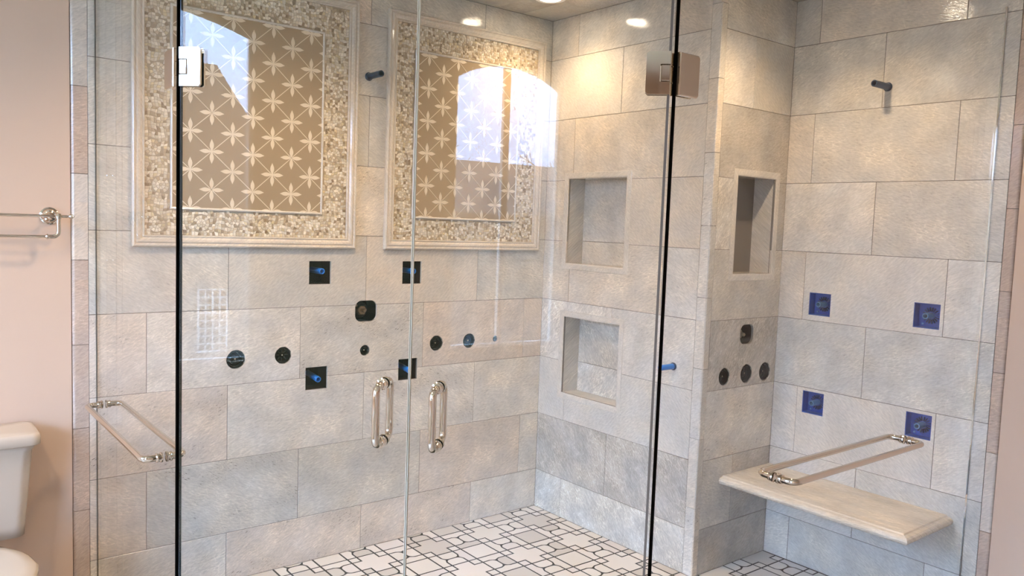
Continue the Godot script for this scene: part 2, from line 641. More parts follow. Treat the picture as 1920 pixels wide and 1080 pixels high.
# the dark or coloured inside of a cutout
func cavity(wall: Node3D, poly: PackedVector2Array, depth: float, mat: Material, called := "cavity") -> void:
	var st := begin()
	var c := Vector2.ZERO
	for p in poly:
		c += p / poly.size()
	var big := PackedVector2Array()
	for p in poly:
		big.append(c + (p - c) * 1.02)
	for k in big.size():
		var a := big[k]
		var b := big[(k + 1) % big.size()]
		var m := (a + b) * 0.5
		quad(st, Vector3(a.x, a.y, -0.009), Vector3(b.x, b.y, -0.009), Vector3(b.x, b.y, -depth), Vector3(a.x, a.y, -depth), Vector3(c.x - m.x, c.y - m.y, 0).normalized())
	var idx := Geometry2D.triangulate_polygon(big)
	for k in range(0, idx.size(), 3):
		var a := big[idx[k]]
		var b := big[idx[k + 1]]
		var d := big[idx[k + 2]]
		tri(st, Vector3(a.x, a.y, -depth), Vector3(b.x, b.y, -depth), Vector3(d.x, d.y, -depth), Vector3.BACK)
	put(called, st.commit(), mat, wall)

const TRIM := [Vector2(0, -0.004), Vector2(0.0, 0.0008), Vector2(0.0010, 0.0016), Vector2(0.022, 0.0018), Vector2(0.027, 0.0012), Vector2(0.0295, -0.0008), Vector2(0.0305, -0.004), Vector2(0.0305, -0.012)]

func niche(wall: Node3D, x0: float, y0: float, x1: float, y1: float, depth: float, split: float) -> void:
	var n := node("niche", wall)
	var w := 0.0305
	for m in moulding_sides(x0 - w, y0 - w, x1 + w, y1 + w, TRIM, Vector2(rng.randf(), rng.randf())):
		put("trim", m, stone[3][0], n)
	var uv := stone_uv()
	var d := depth
	for p in [[y0, split - 0.001], [split + 0.001, y1]]:
		uv = stone_uv()
		put("back_tile", box(Vector3(x1 - x0 + 0.02, p[1] - p[0], 0.008), 0.0008, Vector3.ZERO, uv[0], uv[1], uv[2]), pick_stone([0, 2], [0, 1]), n, Vector3((x0 + x1) / 2, (p[0] + p[1]) / 2, -d - 0.004))
	for s in [[x0 - 0.004, 1], [x1 + 0.004, -1]]:
		uv = stone_uv()
		put("side_tile", box(Vector3(0.008, y1 - y0 + 0.016, d - 0.004), 0.0, Vector3.ZERO, uv[0], uv[1], uv[2]), pick_stone([0, 1], [0, 1]), n, Vector3(s[0], (y0 + y1) / 2, -d / 2 - 0.004))
	for s in [y0 - 0.004, y1 + 0.004]:
		uv = stone_uv()
		put("sill_tile" if s < y1 else "head_tile", box(Vector3(x1 - x0, 0.008, d - 0.004), 0.0, Vector3.ZERO, uv[0], uv[1], uv[2]), stone[3][0], n, Vector3((x0 + x1) / 2, s, -d / 2 - 0.004))

# a stack of edge pieces; along: their middle, from y0 in steps
func edge_strip(wall: Node3D, x0: float, x1: float, starts: Array, top: float, round_to: int, thick: float, tones: Array) -> void:
	for k in starts.size():
		var y0: float = starts[k] + 0.001
		var y1: float = (starts[k + 1] if k + 1 < starts.size() else top) - 0.001
		var uv := stone_uv()
		var w := x1 - x0
		var r := minf(thick * 0.9, w * 0.45)
		var prof := PackedVector2Array()      # in x, z
		if round_to < 0:
			prof.append(Vector2(w, 0.0)); prof.append(Vector2(w, thick))
			for j in 7:
				var a := 0.5 * PI * j / 6
				prof.append(Vector2(r - r * sin(a), thick - r + r * cos(a)))
			prof.append(Vector2(0, 0))
		else:
			prof.append(Vector2(0, 0)); prof.append(Vector2(0, thick))
			for j in 7:
				var a := 0.5 * PI * j / 6
				prof.append(Vector2(w - r + r * sin(a), thick - r + r * cos(a)))
			prof.append(Vector2(w, 0))
		var st := begin()
		var h := y1 - y0
		for j in prof.size():
			var a := prof[j]
			var b := prof[(j + 1) % prof.size()]
			var d := (b - a)
			if d.length() < 1e-6:
				continue
			var n := Vector3(-d.y, 0, d.x).normalized()
			if Vector2(n.x, n.z).dot((a + b) / 2 - Vector2(w / 2, thick / 2)) < 0:
				n = -n
			quad(st, Vector3(a.x, 0, a.y), Vector3(b.x, 0, b.y), Vector3(b.x, h, b.y), Vector3(a.x, h, a.y), n, [uv[0] + Vector2(a.x + a.y, 0), uv[0] + Vector2(b.x + b.y, 0), uv[0] + Vector2(b.x + b.y, h), uv[0] + Vector2(a.x + a.y, h)])
		for yy in [0.0, h]:
			for j in range(1, prof.size() - 1):
				tri(st, Vector3(prof[0].x, yy, prof[0].y), Vector3(prof[j].x, yy, prof[j].y), Vector3(prof[j + 1].x, yy, prof[j + 1].y), Vector3(0, 1 if yy > 0 else -1, 0))
		put("edge_tile", done(st), pick_stone([3, 0, 4, 5], tones), wall, Vector3(x0, y0, -thick))

func steps(first: float, top: float) -> Array:
	var out := [0.0]
	var y := first
	while y < top - 0.03:
		if y > 0.02:
			out.append(y)
		y += ROW
	return out

var wa: Node3D
var wb: Node3D
var wc: Node3D
var wd: Node3D
const SIDE := Basis(Vector3(0, 0, 1), Vector3(0, 1, 0), Vector3(-1, 0, 0))

func shower_walls() -> void:
	wa = structure("wall_back", "long tiled shower wall carrying the two framed mosaic panels", "wall")
	wb = structure("wall_niche", "tiled shower wall holding two niches one above the other", "wall", Vector3.ZERO, SIDE)
	wc = structure("wall_alcove", "short tiled alcove wall with a single tall niche above round valves", "wall", Vector3(0, 0, ZP))
	wd = structure("wall_bench", "tiled shower wall above the floating stone bench", "wall", Vector3(XD, 0, 0), SIDE)
	# solid walls behind the tiles
	put("masonry", box(Vector3(3.00, 3.0, 0.14), 0.0), M.grout, wa, Vector3(-0.70, 1.40, -0.23))
	put("masonry", box(Vector3(1.20, 3.0, 0.40), 0.0), M.grout, wb, Vector3(0.35, 1.40, -0.36))
	put("masonry", box(Vector3(0.55, 3.0, 0.10), 0.0), M.grout, wc, Vector3(0.475, 1.40, -0.20))
	put("masonry", box(Vector3(1.30, 3.0, 0.14), 0.0), M.grout, wd, Vector3(1.50, 1.40, -0.13))
	var ha: Array = []
	for s in SQUARES:
		ha.append(rect(s[0], s[1], s[2], s[3]))
	ha.append(rounded(Vector2(-1.033, 1.089), 0.108, 0.094, 0.03))
	for s in DISCS:
		ha.append(circle(Vector2(s[0], s[1]), s[2] + 0.003, 28, 0.02))
	tile_wall(wa, -2.146, 0.0, [[-1.6467, -1.0367, -0.4267], [-1.9517, -1.3417, -0.7317, -0.1217]], ha, {0: [[0, 1, 1, 3, 4], [0, 1, 2, 4]], 2: [[1, 4, 5], [0, 1, 2]], 3: [[1, 5, 4], [0, 2, 1]], Vector2i(2, 1): [[4], [1]], 7: [[0, 3], [1]], 8: [[0, 3], [1]], 9: [[1], [1, 2]]})
	for k in 4:
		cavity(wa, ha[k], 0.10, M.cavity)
	cavity(wa, ha[4], 0.10, M.black)
	for k in range(5, ha.size()):
		cavity(wa, ha[k], 0.035, M.black)
	edge_strip(wa, -2.200, -2.1475, steps(0.096, 2.75), 2.75, -1, 0.012, [6, 2, 6])
	var hb: Array = [rect(0.17, 1.313, 0.568, 1.735), rect(0.175, 0.65, 0.563, 1.04)]
	tile_wall(wb, 0.0, 1.009, [[0.20, 0.81], [0.51]], hb, {1: [[2], [3, 1]], 2: [[2], [3, 5]], 3: [[3], [0]], 4: [[2, 0], [0, 3]], 5: [[0, 5], [0, 4]], 0: [[0, 3], [0, 4]]})
	niche(wb, 0.17, 1.313, 0.568, 1.735, 0.112, 1.425)
	niche(wb, 0.175, 0.65, 0.563, 1.04, 0.112, 0.80)
	edge_strip(wb, 1.011, ZP, steps(0.302, CEIL), CEIL, 1, 0.013, [0, 0, 4])
	var hc: Array = [rect(0.169, 1.318, 0.447, 1.741)]
	hc.append(rounded(Vector2(0.297, 1.047), 0.098, 0.088, 0.03))
	for s in DISCS_C:
		hc.append(circle(Vector2(s[0], s[1]), s[2] + 0.003, 28, 0.02))
	tile_wall(wc, 0.036, XD, [[], [0.245]], hc, {0: [[0, 1, 2], [1, 5, 5]], 3: [[4], [0]], 4: [[2], [5]], 8: [[3, 0], [0, 1]]})
	niche(wc, 0.169, 1.318, 0.447, 1.741, 0.13, 1.42)
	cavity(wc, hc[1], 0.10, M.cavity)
	for k in range(2, 5):
		cavity(wc, hc[k], 0.035, M.black)
	edge_strip(wc, 0.0, 0.034, steps(0.302, CEIL), CEIL, -1, 0.006, [1, 4])
	var hd: Array = []
	for s in BOXES:
		hd.append(rect(s[0], s[1], s[0] + 0.103, s[1] + 0.100))
	tile_wall(wd, ZP, 1.985, [[1.185, 1.795], [1.485]], hd, {0: [[5, 1, 0], [0, 4, 1]], 4: [[1, 0], [1, 3]], 3: [[0, 3], [0]], 2: [[0, 3], [3, 0]], 1: [[0, 1], [3, 0]], 5: [[3, 0], [0, 4]]})
	edge_strip(wd, 1.987, 2.024, steps(0.096, ROOM_CEIL), ROOM_CEIL, 1, 0.012, [6, 2, 2])

const SQUARES := [[-1.306, 1.213, -1.206, 1.312], [-0.851, 1.207, -0.749, 1.311], [-1.315, 0.758, -1.214, 0.856], [-0.860, 0.758, -0.759, 0.857]]
const DISCS := [[-1.614, 0.915, 0.0355], [-1.416, 0.917, 0.033], [-1.035, 0.912, 0.021], [-0.655, 0.920, 0.034], [-0.464, 0.920, 0.033], [-0.303, 0.920, 0.012]]
const DISCS_C := [[0.150, 0.868, 0.036], [0.310, 0.868, 0.040], [0.450, 0.866, 0.040]]
const BOXES := [[1.215, 1.143], [1.678, 1.144], [1.213, 0.699], [1.678, 0.699]]

# ------------------------------------------------------------------ shower floor
func cut_lines() -> Array:      # the pieces of one repeat of the floor pattern, origin at the corner of a cross cell
	var p := ROW
	var c := 0.178
	var q := 0.0455
	var g := 0.0041
	var mid := c + (p - c) / 2
	var pieces: Array = []
	for x in [0.0, c - q]:
		for y in [0.0, c - q]:
			pieces.append(rect(x + g, y + g, x + q - g, y + q - g))
	pieces.append(PackedVector2Array([Vector2(q + g, g), Vector2(c - q - g, g), Vector2(c - q - g, q + g), Vector2(c - g, q + g), Vector2(c - g, c - q - g), Vector2(c - q - g, c - q - g), Vector2(c - q - g, c - g), Vector2(q + g, c - g), Vector2(q + g, c - q - g), Vector2(g, c - q - g), Vector2(g, q + g), Vector2(q + g, q + g)]))
	pieces.append(rect(c + g, c + g, p - g, p - g))
	# the band beside the cross: two half-round pieces with a strip above and below
	var r := 0.024
	var left := PackedVector2Array([Vector2(c + g, c - q - g), Vector2(c + g, q + g)])
	var right := PackedVector2Array([Vector2(p - g, q + g), Vector2(p - g, c - q - g)])
	for k in 6:
		var a := 0.5 * PI * k / 5
		left.append(Vector2(mid - g - r + r * sin(a), q + g + r - r * cos(a)))
		right.append(Vector2(mid + g + r - r * sin(a), c - q - g - r + r * cos(a)))
	for k in 6:
		var a := 0.5 * PI * k / 5
		left.append(Vector2(mid - g - r + r * cos(a), c - q - g - r + r * sin(a)))
		right.append(Vector2(mid + g + r - r * cos(a), q + g + r - r * sin(a)))
	var low := PackedVector2Array([Vector2(c + g, g), Vector2(p - g, g), Vector2(p - g, q - g)])
	var high := PackedVector2Array([Vector2(p - g, c - g), Vector2(c + g, c - g), Vector2(c + g, c - q + g)])
	for k in 6:
		var a := 0.5 * PI * (1.0 - k / 5.0)
		low.append(Vector2(mid + g + r - (r + 2 * g) * sin(a), q + g + r - (r + 2 * g) * cos(a)) if k < 5 else Vector2(mid + g + r, q - g))
	low = PackedVector2Array([Vector2(c + g, g), Vector2(p - g, g), Vector2(p - g, q - g), Vector2(mid + r, q - g), Vector2(mid + 0.008, q + 0.003), Vector2(mid, q + 0.007), Vector2(mid - 0.008, q + 0.003), Vector2(mid - r, q - g), Vector2(c + g, q - g)])
	high = PackedVector2Array()
	for v in low:
		high.append(Vector2(v.x, c - v.y))
	high.reverse()
	for poly in [left, right, low, high]:
		pieces.append(poly)
		var turned := PackedVector2Array()
		for v in poly:
			turned.append(Vector2(v.y, v.x))
		turned.reverse()
		pieces.append(turned)
	return pieces

func shower_floor() -> void:
	var f := structure("shower_floor", "white marble shower floor inlaid with thin black interlocking lines", "floor")
	var outline := PackedVector2Array([Vector2(-2.122, 0), Vector2(0, 0), Vector2(0, ZP), Vector2(XD, ZP), Vector2(XD, GZ), Vector2(-1.29, GZ), Vector2(-2.122, 1.0)])
	var flat := Transform3D(Basis(Vector3(1, 0, 0), Vector3(0, 0, 1), Vector3(0, 1, 0)), Vector3.ZERO)
	var bed := put("line_bed", prism(outline, -0.06, -0.0003), M.floor_line, f)
	bed.transform = flat
	var pieces := cut_lines()
	var main := PackedVector2Array([Vector2(-2.10, 0.002), Vector2(-0.002, 0.002), Vector2(-0.002, 1.9), Vector2(-1.3, 1.9), Vector2(-2.10, 1.0)])
	var side := PackedVector2Array([Vector2(0.001, ZP + 0.002), Vector2(XD - 0.002, ZP + 0.002), Vector2(XD - 0.002, 1.9), Vector2(0.001, 1.9)])
	var rest := begin()
	var seen := 0
	for area in [[main, Vector2(-0.228, 0.083), -8, 2, -2, 7], [side, Vector2(0.347, 0.083), -2, 2, 2, 7]]:
		for i in range(area[2], area[3]):
			for j in range(area[4], area[5]):
				var o: Vector2 = area[1] + Vector2(i, j) * ROW
				for p in pieces:
					var moved := PackedVector2Array()
					for v in p:
						moved.append(v + o)
					for q in Geometry2D.intersect_polygons(moved, area[0]):
						if q.size() < 3:
							continue
						var c := Vector2.ZERO
						for v in q:
							c += v / q.size()
						# the camera sees the floor as far as a line from (-1.75, 0) to (0.25, 1.45)
						var near: bool = c.y > (c.x + 1.80) * 0.66 + 0.06 if c.x < 0.0 else c.y > 1.55
						if near:
							var t := begin()
							add_prism(t, q, -0.005, 0.0)
							rest.append_from(done(t), 0, flat)
						else:
							seen += 1
							var local := PackedVector2Array()
							for v in q:
								local.append(v - c)
							var m := put("mosaic_tile", prism(local, -0.005, 0.0), white_cells[rng.randi() % white_cells.size()], f)
							m.transform = Transform3D(flat.basis, Vector3(c.x, rng.randf_range(-0.0001, 0.0002), c.y))
	var r := put("mosaic_field", rest.commit(), white_cells[0], f)
	r.set_meta("kind", "stuff")
	print("floor pieces ", seen)

# ------------------------------------------------------------------ framed panels
const FRAME := [Vector2(0, 0.0), Vector2(0, 0.014), Vector2(0.002, 0.018), Vector2(0.006, 0.020), Vector2(0.010, 0.019), Vector2(0.012, 0.015), Vector2(0.014, 0.0145), Vector2(0.020, 0.0185), Vector2(0.028, 0.0175), Vector2(0.035, 0.0125), Vector2(0.0375, 0.0125), Vector2(0.040, 0.015), Vector2(0.043, 0.015), Vector2(0.045, 0.011), Vector2(0.045, 0.0)]
const BEAD := [Vector2(0, 0.0), Vector2(0, 0.008), Vector2(0.002, 0.0115), Vector2(0.005, 0.013), Vector2(0.008, 0.0115), Vector2(0.010, 0.008), Vector2(0.010, 0.0)]

func chip(st: SurfaceTool, corners: Array, z: float, lift: float, col: Color) -> void:
	var c := Vector2.ZERO
	for p in corners:
		c += p / corners.size()
	st.set_color(col)
	var n := corners.size()
	var top: Array = []
	var low: Array = []
	var tilt := Vector2(rng.randf_range(-0.06, 0.06), rng.randf_range(-0.06, 0.06))
	for p in corners:
		var q: Vector2 = c + (p - c) * 0.72
		top.append(Vector3(q.x, q.y, z + lift + tilt.dot(q - c)))
		low.append(Vector3(p.x, p.y, z))
	var up := Vector3(-tilt.x, -tilt.y, 1).normalized()
	for k in range(1, n - 1):
		tri(st, top[0], top[k], top[k + 1], up)
	for k in n:
		var a: Vector3 = low[k]
		var b: Vector3 = low[(k + 1) % n]
		var m := (a + b) / 2 - Vector3(c.x, c.y, z)
		quad(st, a, b, top[(k + 1) % n], top[k], (Vector3(m.x, m.y, 0).normalized() + Vector3.BACK * 0.9).normalized())

func chip_color(kind: int) -> Color:
	var a := [[0.87, 0.82, 0.73], [0.81, 0.74, 0.63], [0.92, 0.88, 0.81], [0.73, 0.65, 0.53], [0.61, 0.53, 0.42], [0.84, 0.77, 0.62]]
	var w := [0, 0, 0, 1, 1, 2, 2, 2, 3, 3, 5, 4] if kind == 0 else ([2, 2, 0, 0, 1] if kind == 1 else [0, 3, 1, 1])
	var c: Array = a[w[rng.randi() % w.size()]]
	var k := rng.randf_range(0.92, 1.06)
	return Color(c[0] * k, c[1] * k, c[2] * k).srgb_to_linear()

func mosaic(x0: float, y0: float, x1: float, y1: float, ix0: float, iy0: float, ix1: float, iy1: float) -> ArrayMesh:
	var st := begin()
	var s := 0.0112
	# flowers along the middle of the border
	var mx := (ix0 - x0) / 2
	var my := (iy0 - y0) / 2
	var flowers: Array = []
	for k in 6:
		var x := lerpf(x0 + mx, x1 - mx, k / 5.0)
		flowers.append(Vector2(x, y0 + my)); flowers.append(Vector2(x, y1 - my))
	for k in range(1, 6):
		var y := lerpf(y0 + my, y1 - my, k / 6.0)
		flowers.append(Vector2(x0 + mx, y)); flowers.append(Vector2(x1 - mx, y))
	var kept: Array = []
	for f in flowers:
		if rng.randf() < 0.62:
			kept.append(f + Vector2(rng.randf_range(-0.02, 0.02), rng.randf_range(-0.02, 0.02)))
	flowers = kept
	var fr := 0.030
	for i in flowers.size():
		var f: Vector2 = flowers[i] + Vector2(rng.randf_range(-0.008, 0.008), rng.randf_range(-0.006, 0.006))
		flowers[i] = f
		var col_in := chip_color(2)
		chip(st, Array(circle(f, 0.0055, 7)), 0.004, 0.003, col_in)
		var spec := [[0.0065, 0.0175, 7, 1], [0.0182, fr, 13, 0]]
		for ring in spec:
			var n: int = ring[2]
			var off := rng.randf()
			for k in n:
				var a0: float = TAU * (k + off + 0.05) / n
				var a1: float = TAU * (k + off + 0.95) / n
				var e0 := Vector2(cos(a0), sin(a0))
				var e1 := Vector2(cos(a1), sin(a1))
				chip(st, [f + e0 * ring[0], f + e1 * ring[0], f + e1 * ring[1], f + e0 * ring[1]], 0.004, 0.0024, chip_color(ring[3]))
	# the ground between them: uneven rows of small stones
	var nx := int((x1 - x0) / s)
	var ny := int((y1 - y0) / s)
	var grid: Array = []
	for j in ny + 1:
		var row: Array = []
		for i in nx + 1:
			var p := Vector2(lerpf(x0, x1, float(i) / nx), lerpf(y0, y1, float(j) / ny))
			if i > 0 and i < nx and j > 0 and j < ny:
				p += Vector2(rng.randf_range(-1, 1), rng.randf_range(-1, 1)) * s * 0.27
				p += Vector2(sin(p.y * 60.0 + p.x * 23.0), sin(p.x * 70.0 - p.y * 19.0)) * s * 0.30
			row.append(p)
		grid.append(row)
	for j in ny:
		for i in nx:
			var q: Array = [grid[j][i], grid[j][i + 1], grid[j + 1][i + 1], grid[j + 1][i]]
			var c: Vector2 = (q[0] + q[1] + q[2] + q[3]) / 4
			if c.x > ix0 - s * 0.3 and c.x < ix1 + s * 0.3 and c.y > iy0 - s * 0.3 and c.y < iy1 + s * 0.3:
				continue
			var clear := true
			for f in flowers:
				if c.distance_to(f) < fr + s * 0.42:
					clear = false
					break
			if not clear:
				continue
			for k in 4:
				q[k] = c + (q[k] - c) * 0.93
			chip(st, q, 0.004, rng.randf_range(0.0015, 0.0035), chip_color(0))
	return st.commit()

func etched(w: float, h: float) -> ArrayMesh:
	# star flowers on a diamond grid, clipped to the panel; x from its edge, y from its top
	var st := begin()
	var frame := rect(0, 0, w, h)
	var dx := 0.0805
	var dy := 0.0735
	var polys: Array = []
	for i in range(-1, 10):
		for j in range(-1, 13):
			if (i + j) % 2 != 0:
				continue
			var c := Vector2(0.0625 + i * dx, h - 0.0065 - j * dy)
			for k in 4:
				var a := PI * 0.5 * k
				var e := Vector2(cos(a), sin(a))
				var s := Vector2(-e.y, e.x)
				var p := PackedVector2Array()
				for q in [[0.0, -0.003], [0.008, -0.0040], [0.016, -0.0070], [0.024, -0.0082], [0.032, -0.0068], [0.040, -0.0032], [0.0475, 0.0], [0.040, 0.0032], [0.032, 0.0068], [0.024, 0.0082], [0.016, 0.0070], [0.008, 0.0040], [0.0, 0.003]]:
					p.append(c + e * q[0] + s * q[1])
				polys.append(p)
			for d in [Vector2(dx, dy), Vector2(dx, -dy)]:
				var n := Vector2(-d.y, d.x).normalized() * 0.0013
				var a: Vector2 = c + d * 0.07
				var b: Vector2 = c + d * 0.93
				polys.append(PackedVector2Array([a - n, b - n, b + n, a + n]))
	for p in polys:
		for q in Geometry2D.intersect_polygons(p, frame):
			if q.size() >= 3:
				add_prism(st, q, 0.0, 0.0006)
	return done(st)

func framed_panels() -> void:
	var spots := [[-2.006, -1.100, -1.871, -1.255, "framed mosaic panel with bronze star glass on the wall nearer the toilet"], [-0.956, -0.050, -0.815, -0.207, "framed mosaic panel with bronze star glass beside the two-niche corner"]]
	for s in spots:
		var t := thing("framed_panel", s[4], "wall panel", Vector3(s[0], 1.366, 0.0008), 0.0, "framed mosaic panels on the long shower wall")
		var w: float = s[1] - s[0]
		var h := 1.056
		for m in moulding_sides(0, 0, w, h, FRAME, Vector2(rng.randf(), rng.randf())):
			put("moulding", m, stone[3][4], t)
		var px0: float = s[2] - s[0]
		var px1: float = s[3] - s[0]
		var py0 := 1.508 - 1.366
		var py1 := 2.267 - 1.366
		put("mosaic_bed", box(Vector3(w - 0.08, h - 0.08, 0.004), 0.0), M.chip_bed, t, Vector3(w / 2, h / 2, 0.002))
		var ms := put("mosaic_stones", mosaic(0.045, 0.045, w - 0.045, h - 0.045, px0, py0, px1, py1), M.chips, t)
		ms.set_meta("kind", "stuff")
		for m in moulding_sides(px0, py0, px1, py1, BEAD, Vector2(rng.randf(), rng.randf())):
			put("bead", m, stone[3][0], t)
		var g := put("star_glass", box(Vector3(px1 - px0 - 0.018, py1 - py0 - 0.018, 0.004), 0.0), M.mirror, t, Vector3((px0 + px1) / 2, (py0 + py1) / 2, 0.006))
		put("etched_pattern", etched(px1 - px0 - 0.02, py1 - py0 - 0.02), M.etch, g, Vector3(-(px1 - px0 - 0.02) / 2, -(py1 - py0 - 0.02) / 2, 0.002))

# ------------------------------------------------------------------ plumbing
# a pipe stub along +z of its node, with a dark bore
func stub(called: String, label: String, at: Vector3, toward: Vector3, length: float, r: float, mat: Material, flange := true) -> Node3D:
	var t := thing(called, label, "pipe")
	var z := toward.normalized()
	var x := Vector3.UP.cross(z).normalized()
	t.transform = Transform3D(Basis(x, z.cross(x), z), at)
	var q := Transform3D(Basis(Vector3(1, 0, 0), Vector3(0, 0, 1), Vector3(0, -1, 0)), Vector3.ZERO)
	put("pipe", lathe([Vector2(r, 0.0), Vector2(r, length - 0.001), Vector2(r - 0.001, length), Vector2(r * 0.72, length), Vector2(r * 0.70, length - 0.03)], 22, q), mat, t)
	put("bore", lathe([Vector2(r * 0.70, length - 0.03), Vector2(0.0, length - 0.03)], 22, q), M.bore, t)
	if flange:
		put("collar", lathe([Vector2(r + 0.004, 0.0), Vector2(r + 0.005, 0.004), Vector2(r + 0.001, 0.009)], 22, q), M.pipe_dark, t)
	return t

func valve(called: String, label: String, wall: Node3D, c: Vector2, r: float, kind: int) -> void:
	var t := thing(called, label, "valve")
	t.transform = wall.transform * Transform3D(Basis.IDENTITY, Vector3(c.x, c.y, -0.03))
	var q := Transform3D(Basis(Vector3(1, 0, 0), Vector3(0, 0, 1), Vector3(0, -1, 0)), Vector3.ZERO)
	put("sleeve", lathe([Vector2(r, 0.0), Vector2(r, 0.026), Vector2(r - 0.003, 0.028), Vector2(r - 0.005, 0.026), Vector2(r - 0.006, 0.006)], 28, q), M.black, t)
	put("disc", lathe([Vector2(r * 0.82, 0.004), Vector2(r * 0.8, 0.012), Vector2(r * 0.62, 0.014), Vector2(r * 0.58, 0.010), Vector2(r * 0.40, 0.010), Vector2(r * 0.36, 0.016), Vector2(0.0, 0.017)], 28, q), M.black if kind != 2 else M.pipe_dark, t)
	if r > 0.015:
		put("screw", lathe([Vector2(0.0036, 0.016), Vector2(0.0034, 0.020), Vector2(0.0, 0.021)], 12, q), M.nickel, t)
	if kind == 1:
		for k in 8:
			var a := TAU * k / 8
			put("rib", box(Vector3(0.003, r * 0.5, 0.008), 0.0006, Vector3(0, r * 0.6, 0.014)), M.dark, t).rotation.z = a

func cartridge(label: String, wall: Node3D, c: Vector2, s: float) -> void:
	var t := thing("valve_cartridge", label, "valve")
	t.transform = wall.transform * Transform3D(Basis.IDENTITY, Vector3(c.x, c.y, -0.09))
	var q := Transform3D(Basis(Vector3(1, 0, 0), Vector3(0, 0, 1), Vector3(0, -1, 0)), Vector3.ZERO)
	put("body", lathe([Vector2(s * 0.42, 0.0), Vector2(s * 0.42, 0.03), Vector2(s * 0.36, 0.034), Vector2(s * 0.2, 0.034)], 20, q), M.dark, t)
	put("hex_nut", lathe([Vector2(s * 0.26, 0.034), Vector2(s * 0.26, 0.052), Vector2(s * 0.22, 0.056), Vector2(s * 0.1, 0.056)], 6, q), M.brass, t)
	put("stem", lathe([Vector2(s * 0.1, 0.05), Vector2(s * 0.1, 0.074), Vector2(s * 0.07, 0.078), Vector2(0, 0.078)], 14, q), M.brass, t)
	put("screw", lathe([Vector2(0.006, 0.03), Vector2(0.006, 0.05), Vector2(0, 0.052)], 10, q), M.brass, t, Vector3(-s * 0.32, s * 0.24, 0))

func rough_ins() -> void:
	var out := Vector3(0, 0, 1)
	stub("pipe_stub", "blue pipe stub poking from tiles between the framed mosaic panels", Vector3(-1.046, 2.115, 0.0005), out, 0.114, 0.0135, M.pipe_dark)
	stub("pipe_stub", "blue pipe stub on the niche wall below the twin niches near the glass edge", Vector3(-0.0005, 0.901, 0.903), Vector3(-1, 0, 0), 0.09, 0.0125, M.pipe)
	stub("pipe_stub", "blue pipe stub high above the bench casting a straight shadow", Vector3(XD - 0.0005, 2.115, 1.507), Vector3(-1, 0, 0), 0.116, 0.0135, M.pipe_dark)
	var where := ["in the upper square cutout under the panel nearer the toilet", "in the upper square cutout under the panel nearer the niches", "in the lower square cutout beneath the panel nearer the toilet", "in the lower square cutout behind the gap between the doors"]
	for k in 4:
		var s: Array = SQUARES[k]
		stub("supply_pipe", "short bright blue supply pipe " + where[k], Vector3((s[0] + s[2]) / 2 + 0.004, (s[1] + s[3]) / 2 + 0.006, -0.0995), Vector3(0.03, -0.12 if k > 1 else 0.0, 1), 0.104, 0.0128, M.pipe, false)
	var names := ["black round valve nearest the toilet on the long wall", "black ribbed valve with a cut rim beside the lower square cutout", "small black plug below the octagonal cutout", "black round valve just past the gap between the doors", "blue and black valve between a round valve and a tiny plug", "tiny black plug closest to the niche corner"]
	for k in 6:
		valve("round_valve" if k != 2 and k != 5 else "pipe_plug", names[k], wa, Vector2(DISCS[k][0], DISCS[k][1]), DISCS[k][2], 1 if k == 1 else (2 if k == 4 else 0))
	cartridge("dark brass valve in the octagonal cutout between the square cutouts", wa, Vector2(-1.033, 1.089), 0.09)
	cartridge("brass valve in the rounded cutout under the alcove niche", wc, Vector2(0.297, 1.043), 0.085)
	var cn := ["black round valve on the alcove wall nearest the tiled corner post", "middle one of the three black valves in the alcove", "black round valve on the alcove wall next to the bench wall"]
	for k in 3:
		valve("round_valve", cn[k], wc, Vector2(DISCS_C[k][0], DISCS_C[k][1]), DISCS_C[k][2], 0)
	var bn := ["upper blue spray box nearer the alcove niche", "upper blue spray box nearer the wide panel's glass edge", "lower blue spray box nearer the alcove valves", "lower blue spray box behind the towel bar end"]
	for k in 4:
		spray_box(bn[k], Vector2(BOXES[k][0], BOXES[k][1]))

